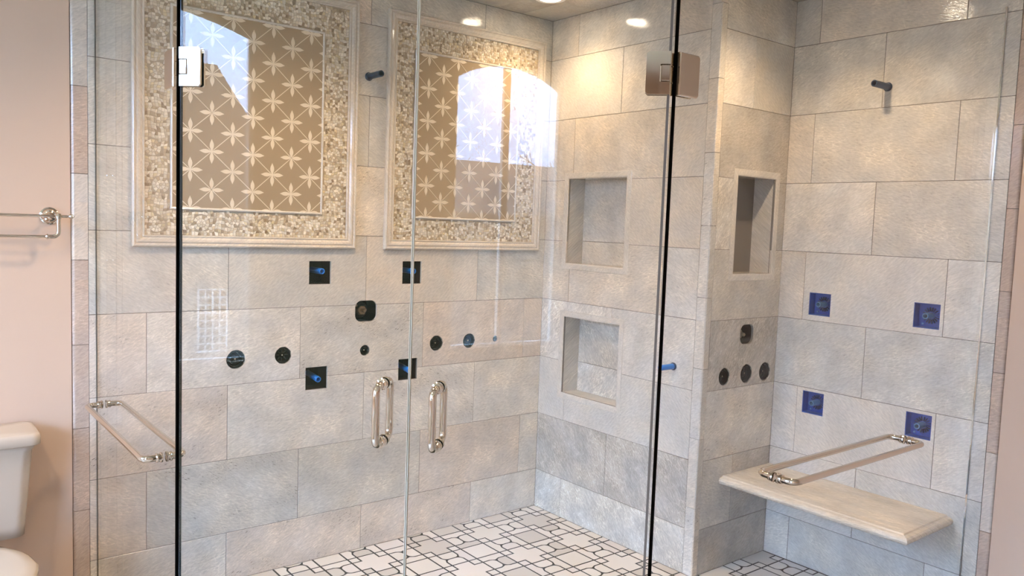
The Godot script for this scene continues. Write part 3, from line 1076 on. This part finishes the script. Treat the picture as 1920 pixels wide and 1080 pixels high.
func spray_box(label: String, p: Vector2) -> void:
	var t := thing("spray_box", label, "plumbing box", Vector3.ZERO, 0.0, "blue plastic boxes above the bench")
	t.transform = wd.transform * Transform3D(Basis.IDENTITY, Vector3(p.x, p.y, 0))
	var w := 0.103
	var h := 0.100
	var st := begin()
	var d := 0.045
	var th := 0.003
	add_box(st, Vector3(w / 2, h / 2, -d), Vector3(w, h, th))
	for s in [[th / 2, h / 2, th, h], [w - th / 2, h / 2, th, h], [w / 2, th / 2, w, th], [w / 2, h - th / 2, w, th]]:
		add_box(st, Vector3(s[0], s[1], -d / 2 - 0.002), Vector3(s[2], s[3], d))
	put("tray", done(st), M.tray, t)
	var q := Transform3D(Basis(Vector3(1, 0, 0), Vector3(0, 0, 1), Vector3(0, -1, 0)), Vector3(w * 0.5, h * 0.5, -d + 0.001))
	put("pipe", lathe([Vector2(0.012, 0.0), Vector2(0.012, 0.055), Vector2(0.011, 0.056), Vector2(0.0085, 0.056), Vector2(0.0085, 0.03)], 22, q), M.tray_pipe, t)
	put("bore", lathe([Vector2(0.0085, 0.03), Vector2(0, 0.03)], 22, q), M.bore, t)
	for k in 18:
		var a := TAU * k / 18
		var e := Vector3(cos(a), sin(a), 0)
		var rb := put("rib", box(Vector3(0.016, 0.0016, 0.010), 0.0), M.pipe_dark, t, Vector3(w * 0.5, h * 0.5, -d + 0.006) + e * 0.025)
		rb.rotation.z = a
	put("screw", lathe([Vector2(0.004, 0), Vector2(0.004, 0.006), Vector2(0, 0.007)], 10, Transform3D(q.basis, Vector3(w * 0.2, h * 0.14, -d + 0.001))), M.tray_pipe, t)
	put("screw", lathe([Vector2(0.004, 0), Vector2(0.004, 0.006), Vector2(0, 0.007)], 10, Transform3D(q.basis, Vector3(w * 0.85, h * 0.14, -d + 0.001))), M.tray_pipe, t)

func bench() -> void:
	var t := thing("bench_slab", "floating beige stone bench slab with a moulded edge between the alcove walls", "bench", Vector3(XD, 0.424, 1.0635))
	# outline seen from above, back edge on the bench wall, one end on the alcove wall; a moulded edge on the two free sides
	var x0 := -0.368
	var z1 := 0.818
	var prof := [Vector2(0.0, -0.0005), Vector2(0.0, 0.0), Vector2(-0.004, 0.006), Vector2(-0.004, 0.007), Vector2(0.002, -0.004), Vector2(0.008, -0.011), Vector2(0.011, -0.019), Vector2(0.008, -0.028), Vector2(0.0, -0.034), Vector2(-0.008, -0.036)]
	prof = [Vector2(-0.016, 0.0), Vector2(-0.012, -0.005), Vector2(-0.006, -0.006), Vector2(0.002, -0.008), Vector2(0.008, -0.014), Vector2(0.010, -0.021), Vector2(0.008, -0.028), Vector2(0.003, -0.034), Vector2(-0.005, -0.037), Vector2(-0.016, -0.038)]
	var ix0 := x0 + 0.0
	var st := begin()
	var edge := begin()
	var uvf := func(p: Vector3) -> Vector2:
		return Vector2(p.z * 0.9 + 0.05, p.x * 0.9 + p.y)
	var ax := ix0
	var top := [Vector3(-0.001, 0, 0), Vector3(ax + 0.016, 0, 0), Vector3(ax + 0.016, 0, z1 - 0.016), Vector3(-0.001, 0, z1 - 0.016)]
	quad(st, top[0], top[1], top[2], top[3], Vector3.UP, [uvf.call(top[0]), uvf.call(top[1]), uvf.call(top[2]), uvf.call(top[3])])
	for k in 4:
		top[k].y = -0.038
	quad(st, top[0], top[1], top[2], top[3], Vector3.DOWN, [uvf.call(top[0]), uvf.call(top[1]), uvf.call(top[2]), uvf.call(top[3])])
	quad(st, Vector3(-0.001, 0, 0), Vector3(-0.001, 0, z1 - 0.016), Vector3(-0.001, -0.038, z1 - 0.016), Vector3(-0.001, -0.038, 0), Vector3.RIGHT)
	quad(st, Vector3(-0.001, 0, 0), Vector3(ax + 0.016, 0, 0), Vector3(ax + 0.016, -0.038, 0), Vector3(-0.001, -0.038, 0), Vector3.FORWARD)
	put("slab", done(st), M.bench, t)
	for i in prof.size() - 1:
		var a: Vector2 = prof[i]
		var b: Vector2 = prof[i + 1]
		var d := b - a
		var n2 := Vector2(-d.y, d.x).normalized()
		var n := Vector3(-n2.x, n2.y, 0)
		var m := Vector3(0, n2.y, n2.x)
		var q := [Vector3(ax - a.x, a.y, 0), Vector3(ax - a.x, a.y, z1 + a.x), Vector3(ax - b.x, b.y, z1 + b.x), Vector3(ax - b.x, b.y, 0)]
		quad(edge, q[0], q[1], q[2], q[3], n, [uvf.call(q[0]), uvf.call(q[1]), uvf.call(q[2]), uvf.call(q[3])])
		q = [Vector3(ax - a.x, a.y, z1 + a.x), Vector3(-0.001, a.y, z1 + a.x), Vector3(-0.001, b.y, z1 + b.x), Vector3(ax - b.x, b.y, z1 + b.x)]
		quad(edge, q[0], q[1], q[2], q[3], m, [uvf.call(q[0]), uvf.call(q[1]), uvf.call(q[2]), uvf.call(q[3])])
		quad(edge, Vector3(-0.001, a.y, z1 + a.x), Vector3(-0.001, b.y, z1 + b.x), Vector3(-0.001, b.y, z1 - 0.016), Vector3(-0.001, a.y, z1 - 0.016), Vector3.RIGHT)
	put("moulded_edge", done(edge), M.bench, t)

# ------------------------------------------------------------------ glass
# a pane: x along it, y up, z through it; pieces are parts of t
func pane(t: Node3D, x0: float, x1: float, y0: float, y1: float, e0: Material, e1: Material) -> void:
	put("glass_pane", box(Vector3(x1 - x0 - 0.003, y1 - y0 - 0.003, 0.010), 0.0), M.glass, t, Vector3((x0 + x1) / 2, (y0 + y1) / 2, 0))
	if e0:
		put("edge", box(Vector3(0.0015, y1 - y0, 0.010), 0.0), e0, t, Vector3(x0 + 0.00075, (y0 + y1) / 2, 0))
	if e1:
		var ew := 0.006 if e1 == M.glass_rim else 0.0015
		put("edge", box(Vector3(ew, y1 - y0, 0.0102), 0.0), e1, t, Vector3(x1 - ew / 2, (y0 + y1) / 2, 0))

# bars on both faces of a pane between two clamps; axis: the way the bars run (in the pane's x, y)
func bar_pair(t: Node3D, called: String, a: Vector3, b: Vector3, stand: float, r: float, bend: float) -> void:
	var along := (b - a).normalized()
	var h := node(called, t)
	for s in [-1.0, 1.0]:
		var o := Vector3(0, 0, s * stand)
		var f := Vector3(0, 0, s * 0.006)
		put("bar", tube(soften([a + f, a + o, b + o, b + f], bend, 7), r, 16), M.nickel, h)
		for p in [a, b]:
			var tr := Transform3D(Basis(Vector3(1, 0, 0), Vector3(0, 0, s), Vector3(0, -s, 0)), p + Vector3(0, 0, s * 0.0055))
			put("clamp", lathe([Vector2(r * 1.5, 0.0), Vector2(r * 1.55, 0.004), Vector2(r * 1.25, 0.006), Vector2(r * 1.22, 0.010), Vector2(r * 1.45, 0.012), Vector2(r * 1.4, 0.015), Vector2(r, 0.017)], 20, tr), M.nickel, h)

# half of a glass hinge: a plate on each face with a notch where the knuckle sits, along +x from the pane's edge
func hinge_leaf(t: Node3D, x: float, dir: float, y: float, w: float, knuckle: bool) -> void:
	var h := node("hinge", t, Vector3(x, y, 0))
	var s := 0.049
	var nw := 0.024
	var nh := 0.020
	var poly := PackedVector2Array([Vector2(0.001, -s), Vector2(w - 0.005, -s), Vector2(w, -s + 0.005), Vector2(w, s - 0.005), Vector2(w - 0.005, s), Vector2(0.001, s)])
	if knuckle:
		poly.append_array(PackedVector2Array([Vector2(0.001, nh), Vector2(nw, nh), Vector2(nw, -nh), Vector2(0.001, -nh)]))
	if dir < 0:
		var p2 := PackedVector2Array()
		for p in poly:
			p2.append(Vector2(-p.x, p.y))
		p2.reverse()
		poly = p2
	for f in [-1.0, 1.0]:
		put("plate", plate(poly, 0.0055, 0.0145, 0.0018, f), M.nickel, h)
		if knuckle:
			put("knuckle", box(Vector3(nw - 0.003, nh * 2 - 0.003, 0.0075), 0.0015), M.nickel, h, Vector3(dir * (nw - 0.003) / 2 + dir * 0.001, 0, f * 0.0095))

# a plate with a bevelled rim, front away from the pane
func plate(poly: PackedVector2Array, z0: float, z1: float, bev: float, f: float) -> ArrayMesh:
	var st := begin()
	var inset := Geometry2D.offset_polygon(poly, -bev)
	add_prism(st, poly, z0, z1 - bev)
	if inset.size() and inset[0].size() == poly.size():
		# match corners by nearness
		var inn: PackedVector2Array = inset[0]
		var best := 0
		for k in inn.size():
			if inn[k].distance_to(poly[0]) < inn[best].distance_to(poly[0]):
				best = k
		var same := Geometry2D.is_polygon_clockwise(inn) == Geometry2D.is_polygon_clockwise(poly)
		for k in poly.size():
			var j := (k + 1) % poly.size()
			var a := inn[(best + k) % inn.size()] if same else inn[(best - k + inn.size() * 2) % inn.size()]
			var b := inn[(best + k + 1) % inn.size()] if same else inn[(best - k - 1 + inn.size() * 2) % inn.size()]
			var d := (poly[j] - poly[k]).normalized()
			var n := Vector3(d.y, -d.x, 1).normalized() if not Geometry2D.is_polygon_clockwise(poly) else Vector3(-d.y, d.x, 1).normalized()
			quad(st, Vector3(poly[k].x, poly[k].y, z1 - bev), Vector3(poly[j].x, poly[j].y, z1 - bev), Vector3(b.x, b.y, z1), Vector3(a.x, a.y, z1), n)
		var idx := Geometry2D.triangulate_polygon(inn)
		for k in range(0, idx.size(), 3):
			tri(st, Vector3(inn[idx[k]].x, inn[idx[k]].y, z1), Vector3(inn[idx[k + 1]].x, inn[idx[k + 1]].y, z1), Vector3(inn[idx[k + 2]].x, inn[idx[k + 2]].y, z1), Vector3.BACK)
	var m := done(st)
	if f > 0:
		return m
	var st2 := begin()
	st2.append_from(m, 0, Transform3D(Basis(Vector3(1, 0, 0), Vector3(0, 1, 0), Vector3(0, 0, -1)), Vector3.ZERO))
	var arr := st2.commit_to_arrays()
	var ix: PackedInt32Array = arr[Mesh.ARRAY_INDEX] if arr[Mesh.ARRAY_INDEX] != null else PackedInt32Array(range(arr[Mesh.ARRAY_VERTEX].size()))
	for k in range(0, ix.size(), 3):
		var q := ix[k]
		ix[k] = ix[k + 1]
		ix[k + 1] = q
	arr[Mesh.ARRAY_INDEX] = ix
	var am := ArrayMesh.new()
	am.add_surface_from_arrays(Mesh.PRIMITIVE_TRIANGLES, arr)
	return am

func glass() -> void:
	var y0 := 0.104
	var y1 := 2.358
	# narrow panel: runs along z from the long wall; its x axis is +z, its z axis -x (out towards the toilet)
	var a := thing("glass_panel", "narrow fixed glass panel beside the toilet with a slanting towel bar", "glass panel")
	a.transform = Transform3D(SIDE, Vector3(GX, 0, 0))
	pane(a, 0.003, 0.995, y0, y1, null, M.glass_edge)
	put("wall_channel", box(Vector3(0.003, y1 - y0, 0.004), 0.0), M.channel, a, Vector3(0.0025, (y0 + y1) / 2, 0))
	bar_pair(a, "towel_bar", Vector3(0.120, 0.813, 0), Vector3(0.868, 0.813, 0), 0.056, 0.0095, 0.028)
	for y in [1.869, 0.36]:
		hinge_leaf(a, 0.995, -1.0, y, 0.078, false)
	# wide panel: runs along x in z = GZ, its z axis out to the bathroom
	var b := thing("glass_panel", "wide fixed glass panel in front of the bench with a long nickel towel bar", "glass panel", Vector3(0, 0, GZ))
	pane(b, -1.286, XD - 0.003, y0, y1, M.glass_edge, null)
	put("wall_channel", box(Vector3(0.003, y1 - y0, 0.006), 0.0), M.nickel, b, Vector3(XD - 0.003, (y0 + y1) / 2, 0))
	bar_pair(b, "towel_bar", Vector3(-0.770, 0.814, 0), Vector3(-0.004, 0.814, 0), 0.058, 0.0095, 0.028)
	for y in [1.858, 0.36]:
		hinge_leaf(b, -1.286, 1.0, y, 0.072, false)
	# the doors, in the slanting plane from DA to DB
	var t := (DB - DA).normalized()
	var slant := Transform3D(Basis(t, Vector3.UP, t.cross(Vector3.UP)), DA)
	var len := (DB - DA).length()
	var c := thing("shower_door", "glass shower door hung from the narrow panel beside the toilet", "shower door")
	c.transform = slant
	pane(c, 0.006, 0.6348, y0 + 0.006, y1, M.glass_edge, M.seal)
	bar_pair(c, "pull_handle", Vector3(0.568, 1.085, 0), Vector3(0.568, 0.937, 0), 0.054, 0.0098, 0.022)
	for y in [1.869, 0.36]:
		hinge_leaf(c, 0.006, 1.0, y, 0.060, true)
	var d := thing("shower_door", "glass shower door hung from the wide panel by the bench", "shower door")
	d.transform = slant
	pane(d, 0.6372, len - 0.007, y0 + 0.006, y1, M.seal, M.glass_rim)
	bar_pair(d, "pull_handle", Vector3(0.712, 1.085, 0), Vector3(0.712, 0.937, 0), 0.054, 0.0098, 0.022)
	for y in [1.858, 0.36]:
		hinge_leaf(d, len - 0.007, -1.0, y, 0.056, true)
	# the stone curb they stand on
	var k := structure("trim_1", "pale stone curb under the shower glass", "curb")
	var path := [Vector2(GX, 0.001), Vector2(DA.x, DA.z), Vector2(DB.x, DB.z), Vector2(XD, GZ)]
	for i in 3:
		var p: Vector2 = path[i]
		var q: Vector2 = path[i + 1]
		var m := put("curb_stone", box(Vector3((q - p).length() + (0.04 if i == 1 else 0.0), 0.102, 0.10), 0.004), stone[3][1], k, Vector3((p.x + q.x) / 2, 0.051, (p.y + q.y) / 2))
		m.rotation.y = -(q - p).angle()

# ------------------------------------------------------------------ the room round it
func shell() -> void:
	var f := structure("floor", "bathroom floor outside the shower", "floor")
	put("slab", box(Vector3(5.9, 0.10, 5.6), 0.0), M.tilefloor if M.has("tilefloor") else M.beam, f, Vector3(-2.35, -0.112, 2.5))
	var c := structure("ceiling", "white bathroom ceiling", "ceiling")
	put("board", box(Vector3(5.9, 0.10, 5.7), 0.0), M.ceiling, c, Vector3(-2.35, ROOM_CEIL + 0.05, 2.55))
	var wl := structure("wall_toilet", "beige painted wall behind the toilet", "wall")
	put("plaster", box(Vector3(2.90, ROOM_CEIL + 0.1, 0.15), 0.0), M.paint, wl, Vector3(-3.652, ROOM_CEIL / 2 - 0.05, -0.080))
	var wr := structure("wall_right", "beige painted wall beyond the bench wall's tiled edge", "wall")
	put("plaster", box(Vector3(0.15, ROOM_CEIL + 0.1, 3.30), 0.0), M.paint, wr, Vector3(XD + 0.080, ROOM_CEIL / 2 - 0.05, 2.026 + 1.65))
	var wf := structure("wall_front", "beige painted wall behind the viewer", "wall")
	wf.transform = Transform3D(Basis(Vector3(-1, 0, 0), Vector3(0, 1, 0), Vector3(0, 0, -1)), Vector3(0, 0, 5.22))
	put("plaster", box(Vector3(5.95, ROOM_CEIL + 0.1, 0.15), 0.0), M.paint, wf, Vector3(2.225, ROOM_CEIL / 2 - 0.05, -0.075))
	# stone soffit over the shower
	var s := structure("ceiling", "stone tiled ceiling over the shower", "ceiling")
	var outline := PackedVector2Array([Vector2(-2.146, 0), Vector2(0, 0), Vector2(0, ZP), Vector2(XD, ZP), Vector2(XD, 2.02), Vector2(-1.33, 2.02), Vector2(-2.146, 1.06)])
	var down := Transform3D(Basis(Vector3(1, 0, 0), Vector3(0, 0, 1), Vector3(0, -1, 0)), Vector3(0, CEIL, 0))
	var b := put("soffit", prism(outline, -0.20, -0.004), M.grout, s)
	b.transform = down
	for i in range(-4, 2):
		for j in range(0, 7):
			var o := Vector2(i * 0.61 - 0.2 + (0.305 if j % 2 == 1 else 0.0), j * 0.305)
			for q in Geometry2D.intersect_polygons(rect(o.x + 0.001, o.y + 0.001, o.x + 0.609, o.y + 0.304), outline):
				var st := begin()
				var uv := stone_uv()
				add_prism(st, q, -0.006, 0.0, [], uv[0], uv[1], uv[2])
				put("tile", done(st), pick_stone([0, 3], [1, 5]), s).transform = down
	downlight(Vector3(-0.29, CEIL, 0.31), "lit round downlight in the stone ceiling over the niche corner", 0.48)
	downlight(Vector3(-0.06, CEIL, 1.50), "round downlight over the bench alcove", 0.84)
	downlight(Vector3(-1.50, CEIL, 0.80), "round downlight over the shower's door end", 1.45)
	var n := 0
	for p in [Vector3(-3.1, ROOM_CEIL, 1.5), Vector3(-3.3, ROOM_CEIL, 4.3)]:
		downlight(p, ["round downlight in front of the toilet", "round downlight by the far end of the window wall"][n], 1.7)
		n += 1

func bathroom() -> void:
	toilet()
	towel_rail()
	window_wall()
	towel_warmer()

func toilet() -> void:
	var t := thing("toilet", "white two-piece toilet against the beige wall", "toilet", Vector3(-2.565, -0.06, 0.0))
	var y := 0.06
	var rings: Array = []
	for q in [[0.405, 0.33, 0.15], [0.41, 0.385, 0.172], [0.45, 0.392, 0.176], [0.62, 0.418, 0.188], [0.70, 0.43, 0.195], [0.722, 0.452, 0.204]]:
		rings.append(ring_at(Vector3(0, q[0] + y, 0.012 + q[2] / 2), q[1], q[2], 0.035, 6))
	put("tank", loft(rings), M.porcelain, t)
	rings = []
	for q in [[0.721, 0.462, 0.208], [0.724, 0.472, 0.214], [0.748, 0.474, 0.215], [0.757, 0.466, 0.209], [0.760, 0.44, 0.19]]:
		rings.append(ring_at(Vector3(0, q[0] + y, 0.010 + 0.1075), q[1], q[2], 0.03, 6))
	put("tank_lid", loft(rings), M.porcelain, t)
	rings = []
	for q in [[0.0, 0.24, 0.50, 0.32], [0.03, 0.235, 0.49, 0.32], [0.15, 0.22, 0.44, 0.31], [0.27, 0.29, 0.50, 0.36], [0.36, 0.36, 0.60, 0.40], [0.385, 0.368, 0.615, 0.405]]:
		rings.append(egg(Vector3(0, q[0] + y, q[3]), q[1], q[2]))
	put("bowl", loft(rings), M.porcelain, t)
	rings = []
	for q in [[0.386, 0.37, 0.47], [0.39, 0.375, 0.476], [0.402, 0.375, 0.476], [0.406, 0.372, 0.472]]:
		rings.append(egg(Vector3(0, q[0] + y, 0.475), q[1], q[2]))
	put("seat", loft(rings), M.porcelain, t)
	rings = []
	for q in [[0.407, 0.37, 0.47], [0.411, 0.377, 0.478], [0.420, 0.377, 0.478], [0.426, 0.36, 0.46], [0.430, 0.30, 0.40]]:
		rings.append(egg(Vector3(0, q[0] + y, 0.475), q[1], q[2]))
	put("seat_lid", loft(rings), M.porcelain, t)
	put("flush_lever", tube(soften([Vector3(-0.15, 0.66 + y, 0.19), Vector3(-0.15, 0.66 + y, 0.225), Vector3(-0.09, 0.655 + y, 0.228)], 0.008, 4), 0.006, 10), M.nickel, t)

func egg(c: Vector3, w: float, d: float) -> Array:
	var out: Array = []
	for k in 36:
		var a := TAU * k / 36
		var x := cos(a) * w / 2 * (1.0 + 0.10 * sin(a))
		out.append(c + Vector3(x * (0.97 if sin(a) > 0 else 1.0), 0, -sin(a) * d / 2))
	return out

func towel_rail() -> void:
	var t := thing("towel_rail", "polished nickel double towel rail on the beige wall above the toilet", "towel rail", Vector3(-2.268, 1.469, -0.0045))
	var q := Transform3D(Basis(Vector3(1, 0, 0), Vector3(0, 0, 1), Vector3(0, -1, 0)), Vector3.ZERO)
	for x in [0.0, -0.62]:
		var o := Transform3D(q.basis, Vector3(x, 0, 0))
		put("rosette", lathe([Vector2(0.030, 0.0), Vector2(0.030, 0.004), Vector2(0.026, 0.007), Vector2(0.024, 0.007), Vector2(0.020, 0.013), Vector2(0.014, 0.016), Vector2(0.010, 0.024), Vector2(0.008, 0.04), Vector2(0.010, 0.046), Vector2(0.008, 0.062)], 26, o), M.nickel, t)
		put("bracket", tube(soften([Vector3(x + 0.018, 0, 0.065), Vector3(x + 0.018, -0.070, 0.065), Vector3(x - 0.02 if x == 0.0 else x + 0.056, -0.070, 0.065)], 0.02, 6), 0.0072, 14), M.nickel, t)
		put("ball", lathe([Vector2(0, -0.012), Vector2(0.008, -0.009), Vector2(0.0115, 0), Vector2(0.008, 0.009), Vector2(0, 0.012)], 18, Transform3D(Basis.IDENTITY, Vector3(x + 0.018, 0, 0.065))), M.nickel, t)
	for y in [0.0, -0.070]:
		var e := 0.045 if y == 0.0 else -0.02
		put("bar", tube(PackedVector3Array([Vector3(-0.66, y, 0.065), Vector3(e, y, 0.065)]), 0.0052, 14), M.nickel, t)
	put("finial", lathe([Vector2(0.004, 0.0), Vector2(0.0035, 0.012), Vector2(0.009, 0.018), Vector2(0.0095, 0.022), Vector2(0.006, 0.028), Vector2(0.0, 0.033)], 16, Transform3D(Basis(Vector3(0, 1, 0), Vector3(1, 0, 0), Vector3(0, 0, -1)), Vector3(0.036, 0, 0.065))), M.nickel, t)
	put("ferrule", lathe([Vector2(0.0055, 0.0), Vector2(0.009, 0.004), Vector2(0.009, 0.008), Vector2(0.0055, 0.012)], 16, Transform3D(Basis(Vector3(0, 1, 0), Vector3(1, 0, 0), Vector3(0, 0, -1)), Vector3(-0.022, -0.070, 0.065))), M.nickel, t)

# the wall with two arched windows, in x = -5; its x axis runs along -z so that its z axis points into the room
const WINDOWS := [[0.47, 1.905, 2.60, 2.735], [3.325, 4.25, 2.545, 2.675]]
const SILL := 0.58

func arch(z0: float, z1: float, SPRING: float, PEAK: float, y0: float, grow: float) -> PackedVector2Array:
	var p := PackedVector2Array([Vector2(-z1 - grow, y0 - grow), Vector2(-z0 + grow, y0 - grow)])
	var w := (z1 - z0) / 2
	var rise := PEAK - SPRING
	var r := (w * w + rise * rise) / (2 * rise)
	var half := asin(w / r)
	var c := Vector2(-(z0 + z1) / 2, PEAK - r)
	for k in 17:
		var a := half - 2.0 * half * k / 16
		p.append(c + Vector2(sin(a), cos(a)) * r + Vector2(signf(a) * grow * absf(a) / half, grow))
	return p

func window_wall() -> void:
	var face := Transform3D(Basis(Vector3(0, 0, -1), Vector3(0, 1, 0), Vector3(1, 0, 0)), Vector3(-5, 0, 0))
	var w := structure("wall_window", "painted wall with two arched windows behind the viewer", "wall")
	w.transform = face
	var holes: Array = []
	for q in WINDOWS:
		holes.append(arch(q[0], q[1], q[2], q[3], SILL, 0.0))
	var seams: Array = []
	var st := begin()
	for p in less_holes(-5.3, -0.1, 0.1, ROOM_CEIL, holes, seams):
		add_prism(st, p, -0.09, 0.0, seams)
	put("plaster", done(st), M.paint, w)
	put("ledge", box(Vector3(4.6, 0.30, 0.22), 0.004), M.white, w, Vector3(-2.65, 0.135, 0.11))
	var n := 1
	for q in WINDOWS:
		var f := structure("window_%d" % n, ["arched window nearer the toilet wall", "arched window with a centre mullion nearer the front wall"][n - 1], "window")
		n += 1
		f.transform = face
		var outer := arch(q[0], q[1], q[2], q[3], SILL, -0.001)
		var inner := arch(q[0], q[1], q[2], q[3], SILL, -0.016)
		var fs := begin()
		for k in outer.size():
			var j := (k + 1) % outer.size()
			add_prism(fs, PackedVector2Array([outer[k], outer[j], inner[j], inner[k]]), -0.085, -0.045)
		put("frame", done(fs), M.white, f)
		put("mullion", box(Vector3(0.055, q[3] - SILL - 0.03, 0.036), 0.003), M.white, f, Vector3(-(q[0] + q[1]) / 2, (SILL + q[3]) / 2, -0.10))
		put("pane", prism(arch(q[0], q[1], q[2], q[3], SILL, -0.012), -0.068, -0.062), M.window_glass, f)

func towel_warmer() -> void:
	var t := thing("towel_warmer", "chrome ladder towel warmer between the arched windows", "towel warmer", Vector3(-5, 0.30, 2.67))
	for z in [-0.27, 0.27]:
		put("upright", tube(PackedVector3Array([Vector3(0.07, 0.0, z), Vector3(0.07, 1.75, z)]), 0.016, 14), M.nickel, t)
		for y in [0.1, 1.65]:
			put("standoff", tube(PackedVector3Array([Vector3(0.002, y, z), Vector3(0.07, y, z)]), 0.010, 10), M.nickel, t)
	var k := 0
	var y := 0.05
	while y < 1.73:
		put("rung", tube(PackedVector3Array([Vector3(0.085, y, -0.28), Vector3(0.085, y, 0.28)]), 0.011, 12), M.nickel, t)
		k += 1
		y += 0.20 if k % 4 == 0 else 0.092

func outdoors() -> void:
	var gnd := structure("lawn", "grass outside the windows", "lawn")
	put("turf", box(Vector3(60, 0.2, 80), 0.0), M.lawn, gnd, Vector3(-36, -2.6, 5))
	var h := thing("house", "neighbouring house with a steep gable outside the window", "house", Vector3(-14, -2.5, 3.2))
	var gable := PackedVector2Array([Vector2(-4.3, 0), Vector2(1.9, 0), Vector2(1.9, 4.1), Vector2(0.35, 6.45), Vector2(-0.2, 6.45), Vector2(-4.3, 6.0)])
	var g := put("gable_wall", prism(gable, -3.0, 0.0), M.house_wall, h)
	g.rotation.y = PI / 2
	g.scale.x = -1.0
	g.scale.x = 1.0
	g.transform = Transform3D(Basis(Vector3(0, 0, 1), Vector3(0, 1, 0), Vector3(-1, 0, 0)), Vector3(-3, 0, 0))
	g.mesh = prism(gable, -3.0, 0.0)
	put("wing", box(Vector3(4.0, 4.2, 9.0), 0.0), M.house_wall, h, Vector3(-2.2, 2.1, 6.2))
	var roof := PackedVector2Array([Vector2(-0.2, 4.1), Vector2(-2.2, 5.42), Vector2(-4.4, 4.1)])
	put("roof", prism(roof, 1.6, 10.9), M.house_roof, h)
	var wn := node("window", h, Vector3(0.03, 2.2, 0.3))
	put("window_pane", box(Vector3(0.02, 1.05, 0.46), 0.0), M.black, wn)
	var bars := begin()
	for k in 5:
		add_box(bars, Vector3(0.02, 0, -0.23 + k * 0.115), Vector3(0.03, 1.1, 0.018))
	for k in 9:
		add_box(bars, Vector3(0.02, -0.525 + k * 0.131, 0), Vector3(0.03, 0.018, 0.5))
	put("muntin_grid", done(bars), M.white, wn)
	var spots := [Vector3(-24, -2.5, 13.0), Vector3(-33, -2.5, 17.0), Vector3(-24, -2.5, 19.5), Vector3(-33, -2.5, 25.0), Vector3(-34, -2.5, 9.0)]
	var lab := ["bare tree straight behind the house wing", "tall bare tree second along from the gable", "bare spreading tree in the middle of the row", "bare tree at the open end of the row", "bare tree closest to the gable"]
	for k in spots.size():
		var t := thing("bare_tree", lab[k], "tree", spots[k], 0.0, "bare trees beyond the neighbouring house")
		var st := begin()
		branch(st, Vector3.ZERO, Vector3(rng.randf_range(-0.1, 0.1), 1, rng.randf_range(-0.1, 0.1)).normalized(), 3.1, 0.15, 5)
		put("branches", st.commit(), M.bark, t)

func branch(st: SurfaceTool, p: Vector3, d: Vector3, length: float, r: float, depth: int) -> void:
	var mid := p + d * length * 0.5 + Vector3(rng.randf_range(-1, 1), rng.randf_range(-0.3, 0.3), rng.randf_range(-1, 1)) * length * 0.07
	var q := p + d * length
	add_tube(st, PackedVector3Array([p, mid, q]), r, r * 0.65, 5, false)
	if depth == 0:
		return
	var n := 3 if depth > 2 else 3
	for k in n:
		var s := Vector3(rng.randf_range(-1, 1), rng.randf_range(-0.15, 0.75), rng.randf_range(-1, 1)).normalized()
		branch(st, p.lerp(q, rng.randf_range(0.6, 1.0)), (d + s * 0.85).normalized(), length * rng.randf_range(0.55, 0.8), r * 0.62, depth - 1)
